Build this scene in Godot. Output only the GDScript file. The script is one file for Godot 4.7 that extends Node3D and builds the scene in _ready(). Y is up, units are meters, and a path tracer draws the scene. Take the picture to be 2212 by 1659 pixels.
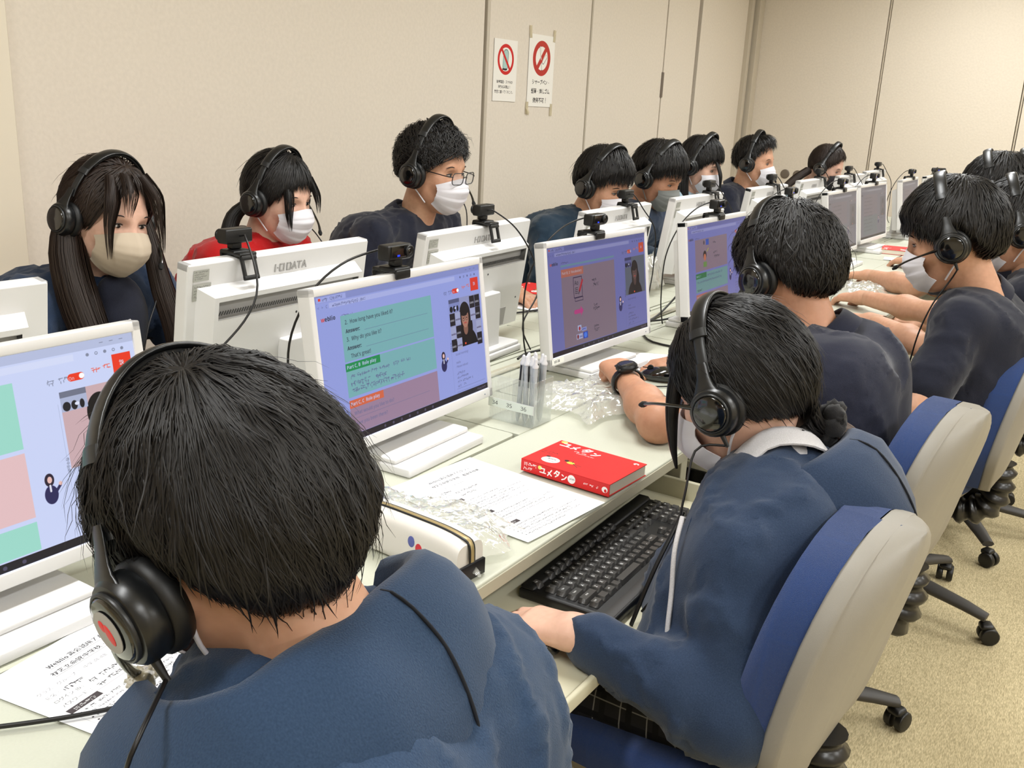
extends Node3D
# A computer classroom: two rows of seated students in headsets facing each other over a double row of
# desks with white monitors. X runs along the row, Z across it (positive towards the near students), Y is up.

# ------------------------------------------------------------------ mesh builder
class B:
	var v := PackedVector3Array()
	var uv := PackedVector2Array()
	var ix := PackedInt32Array()
	var col := PackedColorArray()
	func vert(p: Vector3, t := Vector2.ZERO) -> int:
		v.append(p); uv.append(t)
		return v.size() - 1
	func tri(a: int, b: int, c: int) -> void:   # counter-clockwise from outside, stored clockwise
		ix.append(a); ix.append(c); ix.append(b)
	func quad(a: int, b: int, c: int, d: int) -> void:
		tri(a, b, c); tri(a, c, d)
	func away(ids: Array, c: Vector3) -> void:   # a convex face, turned away from c
		var n := (v[ids[1]] - v[ids[0]]).cross(v[ids[2]] - v[ids[0]])
		var m := Vector3.ZERO
		for i in ids: m += v[i]
		if n.dot(m / ids.size() - c) < 0: ids.reverse()
		for k in range(1, ids.size() - 1): tri(ids[0], ids[k], ids[k + 1])
	func box(c: Vector3, s: Vector3, bev := 0.0, bs := Basis()) -> B:
		var h := s * 0.5
		if bev <= 0.0:
			for ax in 3:
				for sg in [-1.0, 1.0]:
					var ids := []
					for q in [[-1, -1], [1, -1], [1, 1], [-1, 1]]:
						var p := Vector3.ZERO
						p[ax] = h[ax] * sg; p[(ax + 1) % 3] = h[(ax + 1) % 3] * q[0]; p[(ax + 2) % 3] = h[(ax + 2) % 3] * q[1]
						ids.append(vert(c + bs * p, Vector2(q[0] * .5 + .5, .5 - q[1] * .5)))
					away(ids, c)
			return self
		bev = minf(bev, minf(h.x, minf(h.y, h.z)) * 0.98)
		var m := {}
		for sx in [-1, 1]:
			for sy in [-1, 1]:
				for sz in [-1, 1]:
					for ax in 3:
						var sg := Vector3(sx, sy, sz)
						var p := sg * (h - Vector3.ONE * bev)
						p[ax] = sg[ax] * h[ax]
						m[[sx, sy, sz, ax]] = vert(c + bs * p)
		for ax in 3:
			var u := (ax + 1) % 3
			var w := (ax + 2) % 3
			for sg in [-1, 1]:
				var ids := []
				for q in [[-1, -1], [1, -1], [1, 1], [-1, 1]]:
					var k := [0, 0, 0, ax]
					k[ax] = sg; k[u] = q[0]; k[w] = q[1]
					ids.append(m[k])
				away(ids, c)
			for a in [-1, 1]:
				for d in [-1, 1]:
					var ids := []
					for q in [[-1, u], [-1, w], [1, w], [1, u]]:
						var k := [0, 0, 0, q[1]]
						k[ax] = q[0]; k[u] = a; k[w] = d
						ids.append(m[k])
					away(ids, c)
		for sx in [-1, 1]:
			for sy in [-1, 1]:
				for sz in [-1, 1]:
					away([m[[sx, sy, sz, 0]], m[[sx, sy, sz, 1]], m[[sx, sy, sz, 2]]], c)
		return self
	func tube(pts: Array, rad, sides := 8, flat := 1.0, up := Vector3.ZERO, cap := true) -> B:
		# flat: thickness across `up` over the radius; rad: a number or one for each point
		var n := pts.size()
		var first := v.size()
		var side := up
		for i in n:
			var t: Vector3 = (pts[mini(i + 1, n - 1)] - pts[maxi(i - 1, 0)]).normalized()
			if side == Vector3.ZERO: side = Vector3.UP if absf(t.y) < .9 else Vector3.RIGHT
			side = (side - t * side.dot(t)).normalized()
			var b := t.cross(side)
			var r: float = rad[i] if rad is Array or rad is PackedFloat32Array else rad
			for k in sides:
				var a := TAU * k / sides
				vert(pts[i] + b * cos(a) * r + side * sin(a) * r * flat, Vector2(float(k) / sides, float(i) / (n - 1)))
		for i in n - 1:
			for k in sides:
				var k2 := (k + 1) % sides
				quad(first + i * sides + k, first + i * sides + k2, first + (i + 1) * sides + k2, first + (i + 1) * sides + k)
		if cap:
			for e in [0, n - 1]:
				var c := vert(pts[e])
				var ring := []
				for k in sides: ring.append(vert(v[first + e * sides + k]))
				for k in sides:
					var k2 := (k + 1) % sides
					if e == 0: tri(c, ring[k2], ring[k])
					else: tri(c, ring[k], ring[k2])
		return self
	func lathe(prof: Array, segs := 20, xf := Transform3D()) -> B:   # prof: Vector2(radius, height), bottom to top; a doubled point makes a crease
		var first := v.size()
		for p in prof:
			for k in segs:
				var a := TAU * k / segs
				vert(xf * Vector3(cos(a) * p.x, p.y, -sin(a) * p.x), Vector2(float(k) / segs, p.y))
		for i in prof.size() - 1:
			if prof[i] == prof[i + 1]: continue
			for k in segs:
				var k2 := (k + 1) % segs
				quad(first + i * segs + k, first + i * segs + k2, first + (i + 1) * segs + k2, first + (i + 1) * segs + k)
		return self
	func ball(c: Vector3, r: Vector3, segs := 16, rings := 10, bs := Basis()) -> B:
		var prof := []
		for i in rings + 1:
			var a := -PI / 2 + PI * i / rings
			prof.append(Vector2(cos(a), sin(a)))
		return lathe(prof, segs, Transform3D(bs * Basis.from_scale(r), c))
	func grid(rows: Array, wrap := false, flip := false) -> B:   # rows of points; uv 0..1 along and across
		var first := v.size()
		var w: int = rows[0].size()
		for i in rows.size():
			for k in w: vert(rows[i][k], Vector2(float(k) / maxf(1, w - 1), float(i) / maxf(1, rows.size() - 1)))
		for i in rows.size() - 1:
			for k in (w if wrap else w - 1):
				var k2 := (k + 1) % w
				if flip: quad(first + i * w + k, first + (i + 1) * w + k, first + (i + 1) * w + k2, first + i * w + k2)
				else: quad(first + i * w + k, first + i * w + k2, first + (i + 1) * w + k2, first + (i + 1) * w + k)
		return self
	func sheet(rows: Array, th: float, wrap := false) -> B:   # a grid with thickness: offset both ways along its normals, rims closed
		var h := rows.size()
		var w: int = rows[0].size()
		var nr := []
		for i in h:
			var line := PackedVector3Array()
			for k in w:
				var a: Vector3 = rows[i][(k + 1) % w if wrap else mini(k + 1, w - 1)] - rows[i][posmod(k - 1, w) if wrap else maxi(k - 1, 0)]
				var b: Vector3 = rows[mini(i + 1, h - 1)][k] - rows[maxi(i - 1, 0)][k]
				line.append(a.cross(b).normalized())
			nr.append(line)
		var up := []
		var dn := []
		for i in h:
			var lu := PackedVector3Array()
			var ld := PackedVector3Array()
			for k in w:
				lu.append(rows[i][k] + nr[i][k] * th * .5)
				ld.append(rows[i][k] - nr[i][k] * th * .5)
			up.append(lu); dn.append(ld)
		grid(up, wrap); grid(dn, wrap, true)
		var rim := [[up[0], dn[0]], [dn[h - 1], up[h - 1]]]
		if not wrap:
			var l1 := PackedVector3Array()
			var l2 := PackedVector3Array()
			var r1 := PackedVector3Array()
			var r2 := PackedVector3Array()
			for i in h:
				l1.append(up[i][0]); l2.append(dn[i][0]); r1.append(up[i][w - 1]); r2.append(dn[i][w - 1])
			rim.append([l2, l1]); rim.append([r1, r2])
		for e in rim: grid([e[1], e[0]], wrap)
		return self
	func prism(poly: PackedVector2Array, depth: float, xf := Transform3D(), smooth := false) -> B:   # the outline in x and y, from z 0 to depth
		var n := poly.size()
		var tr := Geometry2D.triangulate_polygon(poly)
		var lo := Vector2(INF, INF)
		var hi := -lo
		for p in poly: lo = lo.min(p); hi = hi.max(p)
		for e in 2:
			var f := v.size()
			for p in poly: vert(xf * Vector3(p.x, p.y, depth * e), Vector2((p.x - lo.x) / (hi.x - lo.x), (hi.y - p.y) / (hi.y - lo.y)))
			for i in range(0, tr.size(), 3):
				var a := tr[i]
				var b := tr[i + 1]
				var c := tr[i + 2]
				if ((poly[b] - poly[a]).cross(poly[c] - poly[a]) > 0) == (e == 1): tri(f + a, f + b, f + c)
				else: tri(f + a, f + c, f + b)
		var ccw := not Geometry2D.is_polygon_clockwise(poly)
		var f0 := v.size()
		if smooth:
			for p in poly:
				vert(xf * Vector3(p.x, p.y, 0)); vert(xf * Vector3(p.x, p.y, depth))
		for i in n:
			var j := (i + 1) % n
			var q: Array
			if smooth: q = [f0 + i * 2, f0 + j * 2, f0 + j * 2 + 1, f0 + i * 2 + 1]
			else: q = [vert(xf * Vector3(poly[i].x, poly[i].y, 0)), vert(xf * Vector3(poly[j].x, poly[j].y, 0)), vert(xf * Vector3(poly[j].x, poly[j].y, depth)), vert(xf * Vector3(poly[i].x, poly[i].y, depth))]
			if not ccw: q.reverse()
			quad(q[0], q[1], q[2], q[3])
		return self
	func panel(o: Vector3, ux: Vector3, uy: Vector3) -> B:   # a flat print: o is the lower left corner
		quad(vert(o, Vector2(0, 1)), vert(o + ux, Vector2(1, 1)), vert(o + ux + uy, Vector2(1, 0)), vert(o + uy, Vector2(0, 0)))
		return self
	func add(o: B, xf := Transform3D(), flip := false) -> B:
		var f := v.size()
		for i in o.v.size(): vert(xf * o.v[i], o.uv[i])
		for i in range(0, o.ix.size(), 3):
			ix.append(f + o.ix[i]); ix.append(f + o.ix[i + (2 if flip else 1)]); ix.append(f + o.ix[i + (1 if flip else 2)])
		return self
	func normals() -> PackedVector3Array:
		var n := PackedVector3Array()
		n.resize(v.size())
		for i in range(0, ix.size(), 3):
			var a := ix[i]
			var b := ix[i + 1]
			var c := ix[i + 2]
			var f := (v[c] - v[a]).cross(v[b] - v[a])
			n[a] += f; n[b] += f; n[c] += f
		for i in n.size(): n[i] = n[i].normalized()
		return n
	func mesh() -> ArrayMesh:
		var a := []
		a.resize(Mesh.ARRAY_MAX)
		a[Mesh.ARRAY_VERTEX] = v
		a[Mesh.ARRAY_NORMAL] = normals()
		a[Mesh.ARRAY_TEX_UV] = uv
		if col.size() == v.size(): a[Mesh.ARRAY_COLOR] = col
		a[Mesh.ARRAY_INDEX] = ix
		var m := ArrayMesh.new()
		m.add_surface_from_arrays(Mesh.PRIMITIVE_TRIANGLES, a)
		return m

# ------------------------------------------------------------------ distance field, meshed as surface nets
class F:
	var o: Vector3
	var c: float
	var nx: int
	var ny: int
	var nz: int
	var f := PackedFloat32Array()
	func _init(lo: Vector3, hi: Vector3, cell: float) -> void:
		o = lo; c = cell
		nx = int((hi.x - lo.x) / c) + 2; ny = int((hi.y - lo.y) / c) + 2; nz = int((hi.z - lo.z) / c) + 2
		f.resize(nx * ny * nz)
		f.fill(10.0)
	func span(lo: Vector3, hi: Vector3) -> Array:
		return [clampi(int((lo.x - o.x) / c), 0, nx - 1), clampi(int((hi.x - o.x) / c) + 1, 0, nx - 1), clampi(int((lo.y - o.y) / c), 0, ny - 1), clampi(int((hi.y - o.y) / c) + 1, 0, ny - 1), clampi(int((lo.z - o.z) / c), 0, nz - 1), clampi(int((hi.z - o.z) / c) + 1, 0, nz - 1)]
	func cone(a: Vector3, b: Vector3, ra: float, rb: float, k := 0.03) -> F:   # a tapered capsule
		var pad := Vector3.ONE * (maxf(ra, rb) + k + c * 3.0)
		var s := span(a.min(b) - pad, a.max(b) + pad)
		var dx := b.x - a.x
		var dy := b.y - a.y
		var dz := b.z - a.z
		var ll := maxf(dx * dx + dy * dy + dz * dz, 1e-9)
		for z in range(s[4], s[5] + 1):
			var pz := o.z + z * c - a.z
			for y in range(s[2], s[3] + 1):
				var py := o.y + y * c - a.y
				var at: int = (z * ny + y) * nx
				for x in range(s[0], s[1] + 1):
					var px := o.x + x * c - a.x
					var t := clampf((px * dx + py * dy + pz * dz) / ll, 0.0, 1.0)
					var ex := px - dx * t
					var ey := py - dy * t
					var ez := pz - dz * t
					var d := sqrt(ex * ex + ey * ey + ez * ez) - ra - (rb - ra) * t
					var old := f[at + x]
					var h := maxf(k - absf(old - d), 0.0)
					f[at + x] = minf(old, d) - h * h / (4.0 * k)
		return self
	func ell(ctr: Vector3, r: Vector3, k := 0.02, bs := Basis(), cut := false) -> F:
		var big := maxf(r.x, maxf(r.y, r.z))
		var pad := Vector3.ONE * (big + k + c * 3.0)
		var s := span(ctr - pad, ctr + pad)
		var inv := bs.transposed()
		for z in range(s[4], s[5] + 1):
			for y in range(s[2], s[3] + 1):
				var at: int = (z * ny + y) * nx
				for x in range(s[0], s[1] + 1):
					var q := inv * (o + Vector3(x, y, z) * c - ctr) / r
					var k0 := q.length()
					var k1 := (q / r).length()
					var d := k0 * (k0 - 1.0) / maxf(k1, 1e-6)
					var old := f[at + x]
					if cut:
						d = -d
						var h := maxf(k - absf(old - d), 0.0)
						f[at + x] = maxf(old, d) + h * h / (4.0 * k)
					else:
						var h := maxf(k - absf(old - d), 0.0)
						f[at + x] = minf(old, d) - h * h / (4.0 * k)
		return self
	func mesh(b: B, xf := Transform3D(), flip := false) -> B:
		var ids := PackedInt32Array()
		ids.resize(f.size())
		ids.fill(-1)
		var off := [0, 1, nx, nx + 1, nx * ny, nx * ny + 1, nx * ny + nx, nx * ny + nx + 1]
		var ed := [[0, 1], [2, 3], [4, 5], [6, 7], [0, 2], [1, 3], [4, 6], [5, 7], [0, 4], [1, 5], [2, 6], [3, 7]]
		var lim := c * 3.5
		for z in nz - 1:
			for y in ny - 1:
				var at := (z * ny + y) * nx
				for x in nx - 1:
					var i := at + x
					var v0 := f[i]
					if v0 > lim or v0 < -lim: continue
					var neg := 0
					for q in 8:
						if f[i + off[q]] < 0.0: neg += 1
					if neg == 0 or neg == 8: continue
					var p := Vector3.ZERO
					var n := 0
					for e in ed:
						var fa := f[i + off[e[0]]]
						var fb := f[i + off[e[1]]]
						if (fa < 0.0) == (fb < 0.0): continue
						var t := fa / (fa - fb)
						var pa := Vector3(e[0] & 1, (e[0] >> 1) & 1, e[0] >> 2)
						var pb := Vector3(e[1] & 1, (e[1] >> 1) & 1, e[1] >> 2)
						p += pa.lerp(pb, t); n += 1
					ids[i] = b.vert(xf * (o + (Vector3(x, y, z) + p / n) * c))
		var st := [1, nx, nx * ny]
		for z in range(1, nz - 1):
			for y in range(1, ny - 1):
				var at := (z * ny + y) * nx
				for x in range(1, nx - 1):
					var i := at + x
					if ids[i] < 0 and (f[i] > lim or f[i] < -lim): continue
					for ax in 3:
						var fa := f[i]
						var fb := f[i + st[ax]]
						if (fa < 0.0) == (fb < 0.0): continue
						var u: int = st[(ax + 1) % 3]
						var w: int = st[(ax + 2) % 3]
						var q := [ids[i], ids[i - u], ids[i - u - w], ids[i - w]]
						if q.min() < 0: continue
						if (fa < 0.0) == flip: q.reverse()
						b.quad(q[0], q[1], q[2], q[3])
		return b

# ------------------------------------------------------------------ nodes
var names := {}
var M := {}
var rng := RandomNumberGenerator.new()
var noise := FastNoiseLite.new()

func numbered(called: String) -> String:
	names[called] = names.get(called, -1) + 1
	return called if names[called] == 0 else "%s_%03d" % [called, names[called]]

func put(called: String, m, mat: Material, parent: Node = null, xf := Transform3D()) -> MeshInstance3D:
	var n := MeshInstance3D.new()
	n.mesh = m.mesh() if m is B else m
	n.material_override = mat
	n.transform = xf
	n.name = called if parent else numbered(called)
	(parent if parent else self).add_child(n, true)
	return n

func tag(n: Node, label: String, category: String, group := "") -> Node:
	n.set_meta("label", label); n.set_meta("category", category)
	if group: n.set_meta("group", group)
	return n

func thing(called: String, label: String, category: String, xf := Transform3D(), group := "") -> Node3D:
	var n := Node3D.new()
	n.name = numbered(called)
	add_child(n)
	n.transform = xf
	tag(n, label, category, group)
	return n

func structure(called: String, xf := Transform3D()) -> Node3D:
	var n := Node3D.new()
	n.name = called
	add_child(n)
	n.transform = xf
	n.set_meta("kind", "structure")
	return n

func copy(src: Node3D, label: String, xf: Transform3D) -> Node3D:
	var n: Node3D = src.duplicate()
	n.name = numbered(str(src.name).rstrip("0123456789").trim_suffix("_"))
	add_child(n)
	n.transform = xf
	n.set_meta("label", label)
	return n

func V(x, y, z) -> Vector3: return Vector3(x, y, z)
func at(p: Vector3, yaw := 0.0, pitch := 0.0, roll := 0.0) -> Transform3D:   # degrees; yaw about y, pitch about x, roll about z
	return Transform3D(Basis.from_euler(Vector3(deg_to_rad(pitch), deg_to_rad(yaw), deg_to_rad(roll)), EULER_ORDER_YXZ), p)

func curve(pts: Array, n: int) -> Array:   # a smooth line through the points
	var c := Curve3D.new()
	for i in pts.size():
		var t: Vector3 = (pts[mini(i + 1, pts.size() - 1)] - pts[maxi(i - 1, 0)]) / 6.0
		c.add_point(pts[i], -t, t)
	c.bake_interval = 0.004
	var out := []
	for i in n: out.append(c.sample_baked(c.get_baked_length() * i / (n - 1), true))
	return out

func rounded(w: float, h: float, r: float, n := 4) -> PackedVector2Array:
	var p := PackedVector2Array()
	for q in [[1, 1, 0], [-1, 1, 1], [-1, -1, 2], [1, -1, 3]]:
		for i in n + 1:
			var a: float = PI / 2 * (q[2] + float(i) / n)
			p.append(Vector2(q[0] * (w / 2 - r) + cos(a) * r, q[1] * (h / 2 - r) + sin(a) * r))
	return p

# ------------------------------------------------------------------ materials
func mat(c: Color, rough := 0.6, spec := 0.5, metal := 0.0) -> StandardMaterial3D:
	var m := StandardMaterial3D.new()
	m.albedo_color = c
	m.roughness = rough
	m.metallic_specular = spec
	m.metallic = metal
	return m

func noise_tex(freq: float, lo: Color, hi: Color, size := 512, octaves := 3, type := FastNoiseLite.TYPE_SIMPLEX_SMOOTH, seed_ := 1) -> NoiseTexture2D:
	var t := NoiseTexture2D.new()
	var n := FastNoiseLite.new()
	n.seed = seed_; n.frequency = freq; n.noise_type = type; n.fractal_octaves = octaves
	t.width = size; t.height = size; t.seamless = true; t.noise = n; t.generate_mipmaps = false
	var g := Gradient.new()
	g.set_color(0, lo); g.set_color(1, hi)
	t.color_ramp = g
	return t

func grained(c: Color, rough: float, amount: float, freq: float, scale: float, relief := 0.0, spec := 0.5) -> StandardMaterial3D:
	# a colour with speckle and, with relief, a fine bumpy surface; scale: repeats in a metre
	var m := mat(Color.WHITE, rough, spec)
	m.albedo_texture = noise_tex(freq, c.darkened(amount), c.lightened(amount * .6))
	m.uv1_triplanar = true
	m.uv1_world_triplanar = true
	m.uv1_scale = Vector3.ONE * scale
	if relief > 0:
		m.heightmap_enabled = true
		m.heightmap_texture = noise_tex(freq, Color.BLACK, Color.WHITE, 512, 3, FastNoiseLite.TYPE_SIMPLEX_SMOOTH, 7)
		m.heightmap_scale = relief
	return m

func cloth(c: Color, weave := true) -> StandardMaterial3D:
	var m := mat(Color.WHITE, 0.88, 0.3)
	m.albedo_texture = noise_tex(.25, c.darkened(.16), c.lightened(.07), 256, 2)
	m.uv1_triplanar = true
	m.uv1_scale = Vector3.ONE * 7.0
	m.rim_enabled = true
	m.rim = 0.35
	m.rim_tint = 0.7
	if weave:
		m.heightmap_enabled = true
		m.heightmap_texture = noise_tex(.3, Color.BLACK, Color.WHITE, 256, 2, FastNoiseLite.TYPE_SIMPLEX, 3)
		m.heightmap_scale = .05
	return m

func printed(im: Image, rough := 0.7) -> StandardMaterial3D:
	var m := mat(Color.WHITE, rough, 0.4)
	m.albedo_texture = ImageTexture.create_from_image(im)
	m.texture_repeat = false
	return m

func lit(im: Image, energy: float) -> StandardMaterial3D:   # a screen: the picture gives off light behind smooth dark glass
	var m := mat(Color(.02, .02, .025), 0.35, 0.4)
	m.emission_enabled = true
	m.emission_texture = ImageTexture.create_from_image(im)
	m.emission = Color.WHITE
	m.emission_operator = BaseMaterial3D.EMISSION_OP_MULTIPLY
	m.emission_energy_multiplier = energy
	m.texture_repeat = false
	return m

# ------------------------------------------------------------------ printing: Latin letters come from the font, Japanese ones are drawn stroke by stroke on a ten by ten grid
var STROKES := {
	"シ": "1132 0425 195783", "ャ": "148376 3359", "ー": "0595", "プ": "12827529 8091827180", "ペ": "073398 7182736271", "ン": "1233 195783", "・": "4555",
	"鉛": "2004 2044 1333 0545 2328 0949 6053 7093 5595995955", "筆": "1003 0141 6053 5191 2484 8486 0595 2686 1888 5359", "消": "0122 0324 0925 6062 4152 8172 4349 439399 4595 4797",
	"し": "30375997", "ゴ": "127278 1878 6071 8091", "ム": "411888 6599", "使": "2005 1319 3292 606539 4383854543 4699", "用": "1109 118189 1484 1686 5159",
	"不": "0191 5106 5259 5497", "可": "0191 717959 1444471714", "!": "5056 5859",
	"携": "0232 1019 0736 6043 4383 4585 4787 4348 6347 5989", "帯": "0292 2024 5054 8084 0494 2528 258588 5459", "電": "1181 0292 0203 9293 5154 3333 7373 2585882825 2787 5459 5999",
	"話": "1030 0242 1434 1636 1737393919 9051 4393 7176 5696995956", "ス": "11715519 5599", "マ": "128256 3568", "ホ": "0393 5059 3517 7598", "の": "523817144182957859",
	"持": "0232 1019 0736 4292 7074 3494 3696 8689 5768", "ち": "0282 402564866939", "込": "0112 0424 2426 2607 0799 6036 6097", "み": "1161371806353597 7469",
	"禁": "0141 2024 2004 2043 5191 7074 7154 7194 2585 0797 5759 3718 7789", "止": "5059 5484 2329 0999", "教": "0131 2004 4103 0333 1333 1519 6043 5293 8249 5379",
	"室": "5051 0191 0102 9192 2373 5034 3454 2676 5459 0999", "に": "1118 4282 4888", "置": "1191931311 4143 6163 0595 5457 2787 8789 2789 0999", "い": "121738 7287",
	"て": "1191444789", "く": "703479", "る": "21712664866948", "こ": "2272 1889", "と": "3134 82352789", "。": "1727281817",
	"ユ": "127268 0898", "メ": "7019 2478", "タ": "4005 31816629 3466", "英": "0191 3032 6062 2484 2427 8487 0797 5357 5709 5799", "会": "5004 5094 3464 1686 4619 1979 7699",
	"ア": "11816154 5329", "カ": "13838869 4009", "ウ": "5052 1215 12826619", "ト": "3039 3467", "初": "2021 0242 4206 2429 3446 529269 7259", "芝": "0191 3032 6062 2474 7418 1899",
	"立": "5052 1282 3347 7357 0999", "命": "5004 5094 3464 1545481815 659598 6569", "館": "2003 2043 1444471714 1719 1939 7071 5191 5152 9192 6383 6369 6585 6989 8385",
	"中": "1282861612 5059", "学": "2011 5041 8071 0292 0203 9293 3474 7455 5559 0696", "校": "0242 2029 2306 2446 7072 5292 6354 8395 8549 6599",
	"高": "5051 0191 3272743432 1595 1519 9599 3777793937", "等": "1003 0141 6053 5191 2474 5355 0595 1787 7479 3848", "様": "0242 2029 2306 2446 5061 8071 4292 4484 4595 7179 5648 7699",
	"ク": "4005 32827629", "ラ": "2171 14847739", "グ": "4005 32827629 7081 9091", "ル": "313509 616895", "年": "2003 1181 2484 2427 0797 5159", "組": "2003 0343 2529 0517 5159 8189 5181 5484 5686 4999",
	"氏": "8121 2129 2948 1585 4579 7999", "名": "4004 31817418 3545 4686894946", "ロ": "1282881812", "イ": "7015 5359", "パ": "3208 6297 8091827180", "ワ": "1114 11817629", "ド": "3039 3467 6071 8091",
	"業": "3031 6061 1282 2443 0494 1686 5259 5719 5799", "設": "1030 0242 1434 1737393919 5154 518184 5595 8549 5599",
}

func blank(w: int, h: int, c: Color) -> Image:
	var im := Image.create(w, h, false, Image.FORMAT_RGB8)
	im.fill(c)
	return im

func rect(im: Image, x: float, y: float, w: float, h: float, c: Color) -> void:   # in shares of the picture
	var s := Vector2(im.get_size())
	im.fill_rect(Rect2i(int(x * s.x), int(y * s.y), maxi(1, int(w * s.x)), maxi(1, int(h * s.y))), c)

func stroke(im: Image, a: Vector2, b: Vector2, w: float, c: Color) -> void:   # in pixels, soft edged
	var lo := (a.min(b) - Vector2.ONE * (w + 1)).max(Vector2.ZERO)
	var hi := (a.max(b) + Vector2.ONE * (w + 1)).min(Vector2(im.get_size()) - Vector2.ONE)
	var d := b - a
	var ll := maxf(d.length_squared(), 1e-6)
	for y in range(int(lo.y), int(hi.y) + 1):
		for x in range(int(lo.x), int(hi.x) + 1):
			var p := Vector2(x + .5, y + .5) - a
			var t := clampf(p.dot(d) / ll, 0, 1)
			var k := clampf(w * .5 + .5 - (p - d * t).length(), 0, 1)
			if k > 0: im.set_pixel(x, y, im.get_pixel(x, y).lerp(c, k))

func disc(im: Image, c: Vector2, r: Vector2, col: Color, hole := 0.0) -> void:   # in pixels; hole: inner share left open
	for y in range(maxi(0, int(c.y - r.y)), mini(im.get_height() - 1, int(c.y + r.y) + 1)):
		for x in range(maxi(0, int(c.x - r.x)), mini(im.get_width() - 1, int(c.x + r.x) + 1)):
			var q := (Vector2(x + .5, y + .5) - c) / r
			var d := q.length()
			if d < 1.0 and d > hole: im.set_pixel(x, y, im.get_pixel(x, y).lerp(col, clampf((1.0 - d) * r.x, 0, 1)))

func japanese(im: Image, s: String, at_: Vector2, size: float, w: float, c: Color, across := 1.0, along := Vector2.RIGHT) -> float:   # at_: upper left; returns the length
	var x := 0.0
	var down := Vector2(-along.y, along.x)
	for ch in s:
		if STROKES.has(ch):
			for st in STROKES[ch].split(" "):
				for k in range(0, st.length() - 3, 2):
					var a: Vector2 = along * (x + int(st[k]) * size * .1 * across) + down * int(st[k + 1]) * size * .1
					var b: Vector2 = along * (x + int(st[k + 2]) * size * .1 * across) + down * int(st[k + 3]) * size * .1
					stroke(im, at_ + a, at_ + b, w, c)
			x += size * 1.08 * across
		elif ch == " ": x += size * .5
		else: x += latin(im, ch, at_ + along * x + down * size * .9, size, c)
	return x

var fonts := {}
func latin(im: Image, s: String, base: Vector2, size: float, c: Color, bold := false) -> float:   # base: left end of the baseline
	if not fonts.has(bold):
		var f := SystemFont.new()
		f.font_names = PackedStringArray(["Droid Sans"])
		f.font_weight = 700 if bold else 400
		fonts[bold] = f
	var ts := TextServerManager.get_primary_interface()
	var line := TextLine.new()
	line.add_string(s, fonts[bold], int(size))
	var x := 0.0
	for g in ts.shaped_text_get_glyphs(line.get_rid()):
		var sz := Vector2i(g.font_size, 0)
		ts.font_render_glyph(g.font_rid, sz, g.index)
		var k := ts.font_get_glyph_texture_idx(g.font_rid, sz, g.index)
		if k >= 0:
			var r := Rect2i(ts.font_get_glyph_uv_rect(g.font_rid, sz, g.index))
			var src := ts.font_get_texture_image(g.font_rid, sz, k)
			var o := base + Vector2(x, 0) + ts.font_get_glyph_offset(g.font_rid, sz, g.index)
			for yy in r.size.y:
				for xx in r.size.x:
					var px := int(o.x) + xx
					var py := int(o.y) + yy
					if px < 0 or py < 0 or px >= im.get_width() or py >= im.get_height(): continue
					var a := src.get_pixel(r.position.x + xx, r.position.y + yy).a
					if a > 0: im.set_pixel(px, py, im.get_pixel(px, py).lerp(c, a))
		x += g.advance
	return x

func fine_print(im: Image, x: float, y: float, w: float, h: float, c: Color, seed_: int) -> void:   # a line of print too small to read, in shares
	var r := RandomNumberGenerator.new()
	r.seed = seed_
	var s := Vector2(im.get_size())
	var p := x * s.x
	while p < (x + w) * s.x:
		var g := h * s.y
		if r.randf() > .12:
			for k in 4:
				var a := Vector2(p + r.randf() * g * .7, y * s.y + r.randf() * g)
				stroke(im, a, a + (Vector2(g * .6, 0) if r.randf() < .55 else Vector2(0, g * .5)), maxf(1.3, g * .17), c)
		p += g * 1.02

func speaker(im: Image, x: float, y: float, w: float, h: float, wall: Color, hair: Color, skin: Color, shirt: Color, long_hair := false, glasses := true) -> void:   # a video picture of a seated person
	rect(im, x, y, w, h, wall)
	var s := Vector2(im.get_size())
	var o := Vector2(x, y) * s
	var q := Vector2(w, h) * s
	var sub := Image.create(int(q.x), int(q.y), false, Image.FORMAT_RGB8)
	sub.blit_rect(im, Rect2i(int(o.x), int(o.y), int(q.x), int(q.y)), Vector2i.ZERO)
	q = Vector2(sub.get_size())
	disc(sub, q * Vector2(.48, 1.05), q * Vector2(.36, .42), shirt)
	disc(sub, q * Vector2(.48, .36), q * Vector2(.175, .26), hair)
	if long_hair: disc(sub, q * Vector2(.52, .62), q * Vector2(.19, .34), hair)
	disc(sub, q * Vector2(.48, .64), q * Vector2(.075, .14), skin.darkened(.2))
	disc(sub, q * Vector2(.48, .43), q * Vector2(.115, .2), skin)
	disc(sub, q * Vector2(.46, .29), q * Vector2(.13, .1), hair)
	for e in [-.055, .055]:
		disc(sub, q * Vector2(.48 + e, .43), q * Vector2(.018, .018), hair)
		if glasses: disc(sub, q * Vector2(.48 + e, .43), q * Vector2(.05, .06), hair.lightened(.15), .8)
	stroke(sub, q * Vector2(.45, .53), q * Vector2(.51, .53), maxf(1, q.y * .02), Color(.7, .25, .25))
	rect(sub, .42, .93, .045, .04, Color(.95, .35, .2))
	im.blit_rect(sub, Rect2i(Vector2i.ZERO, sub.get_size()), Vector2i(o))

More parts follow.
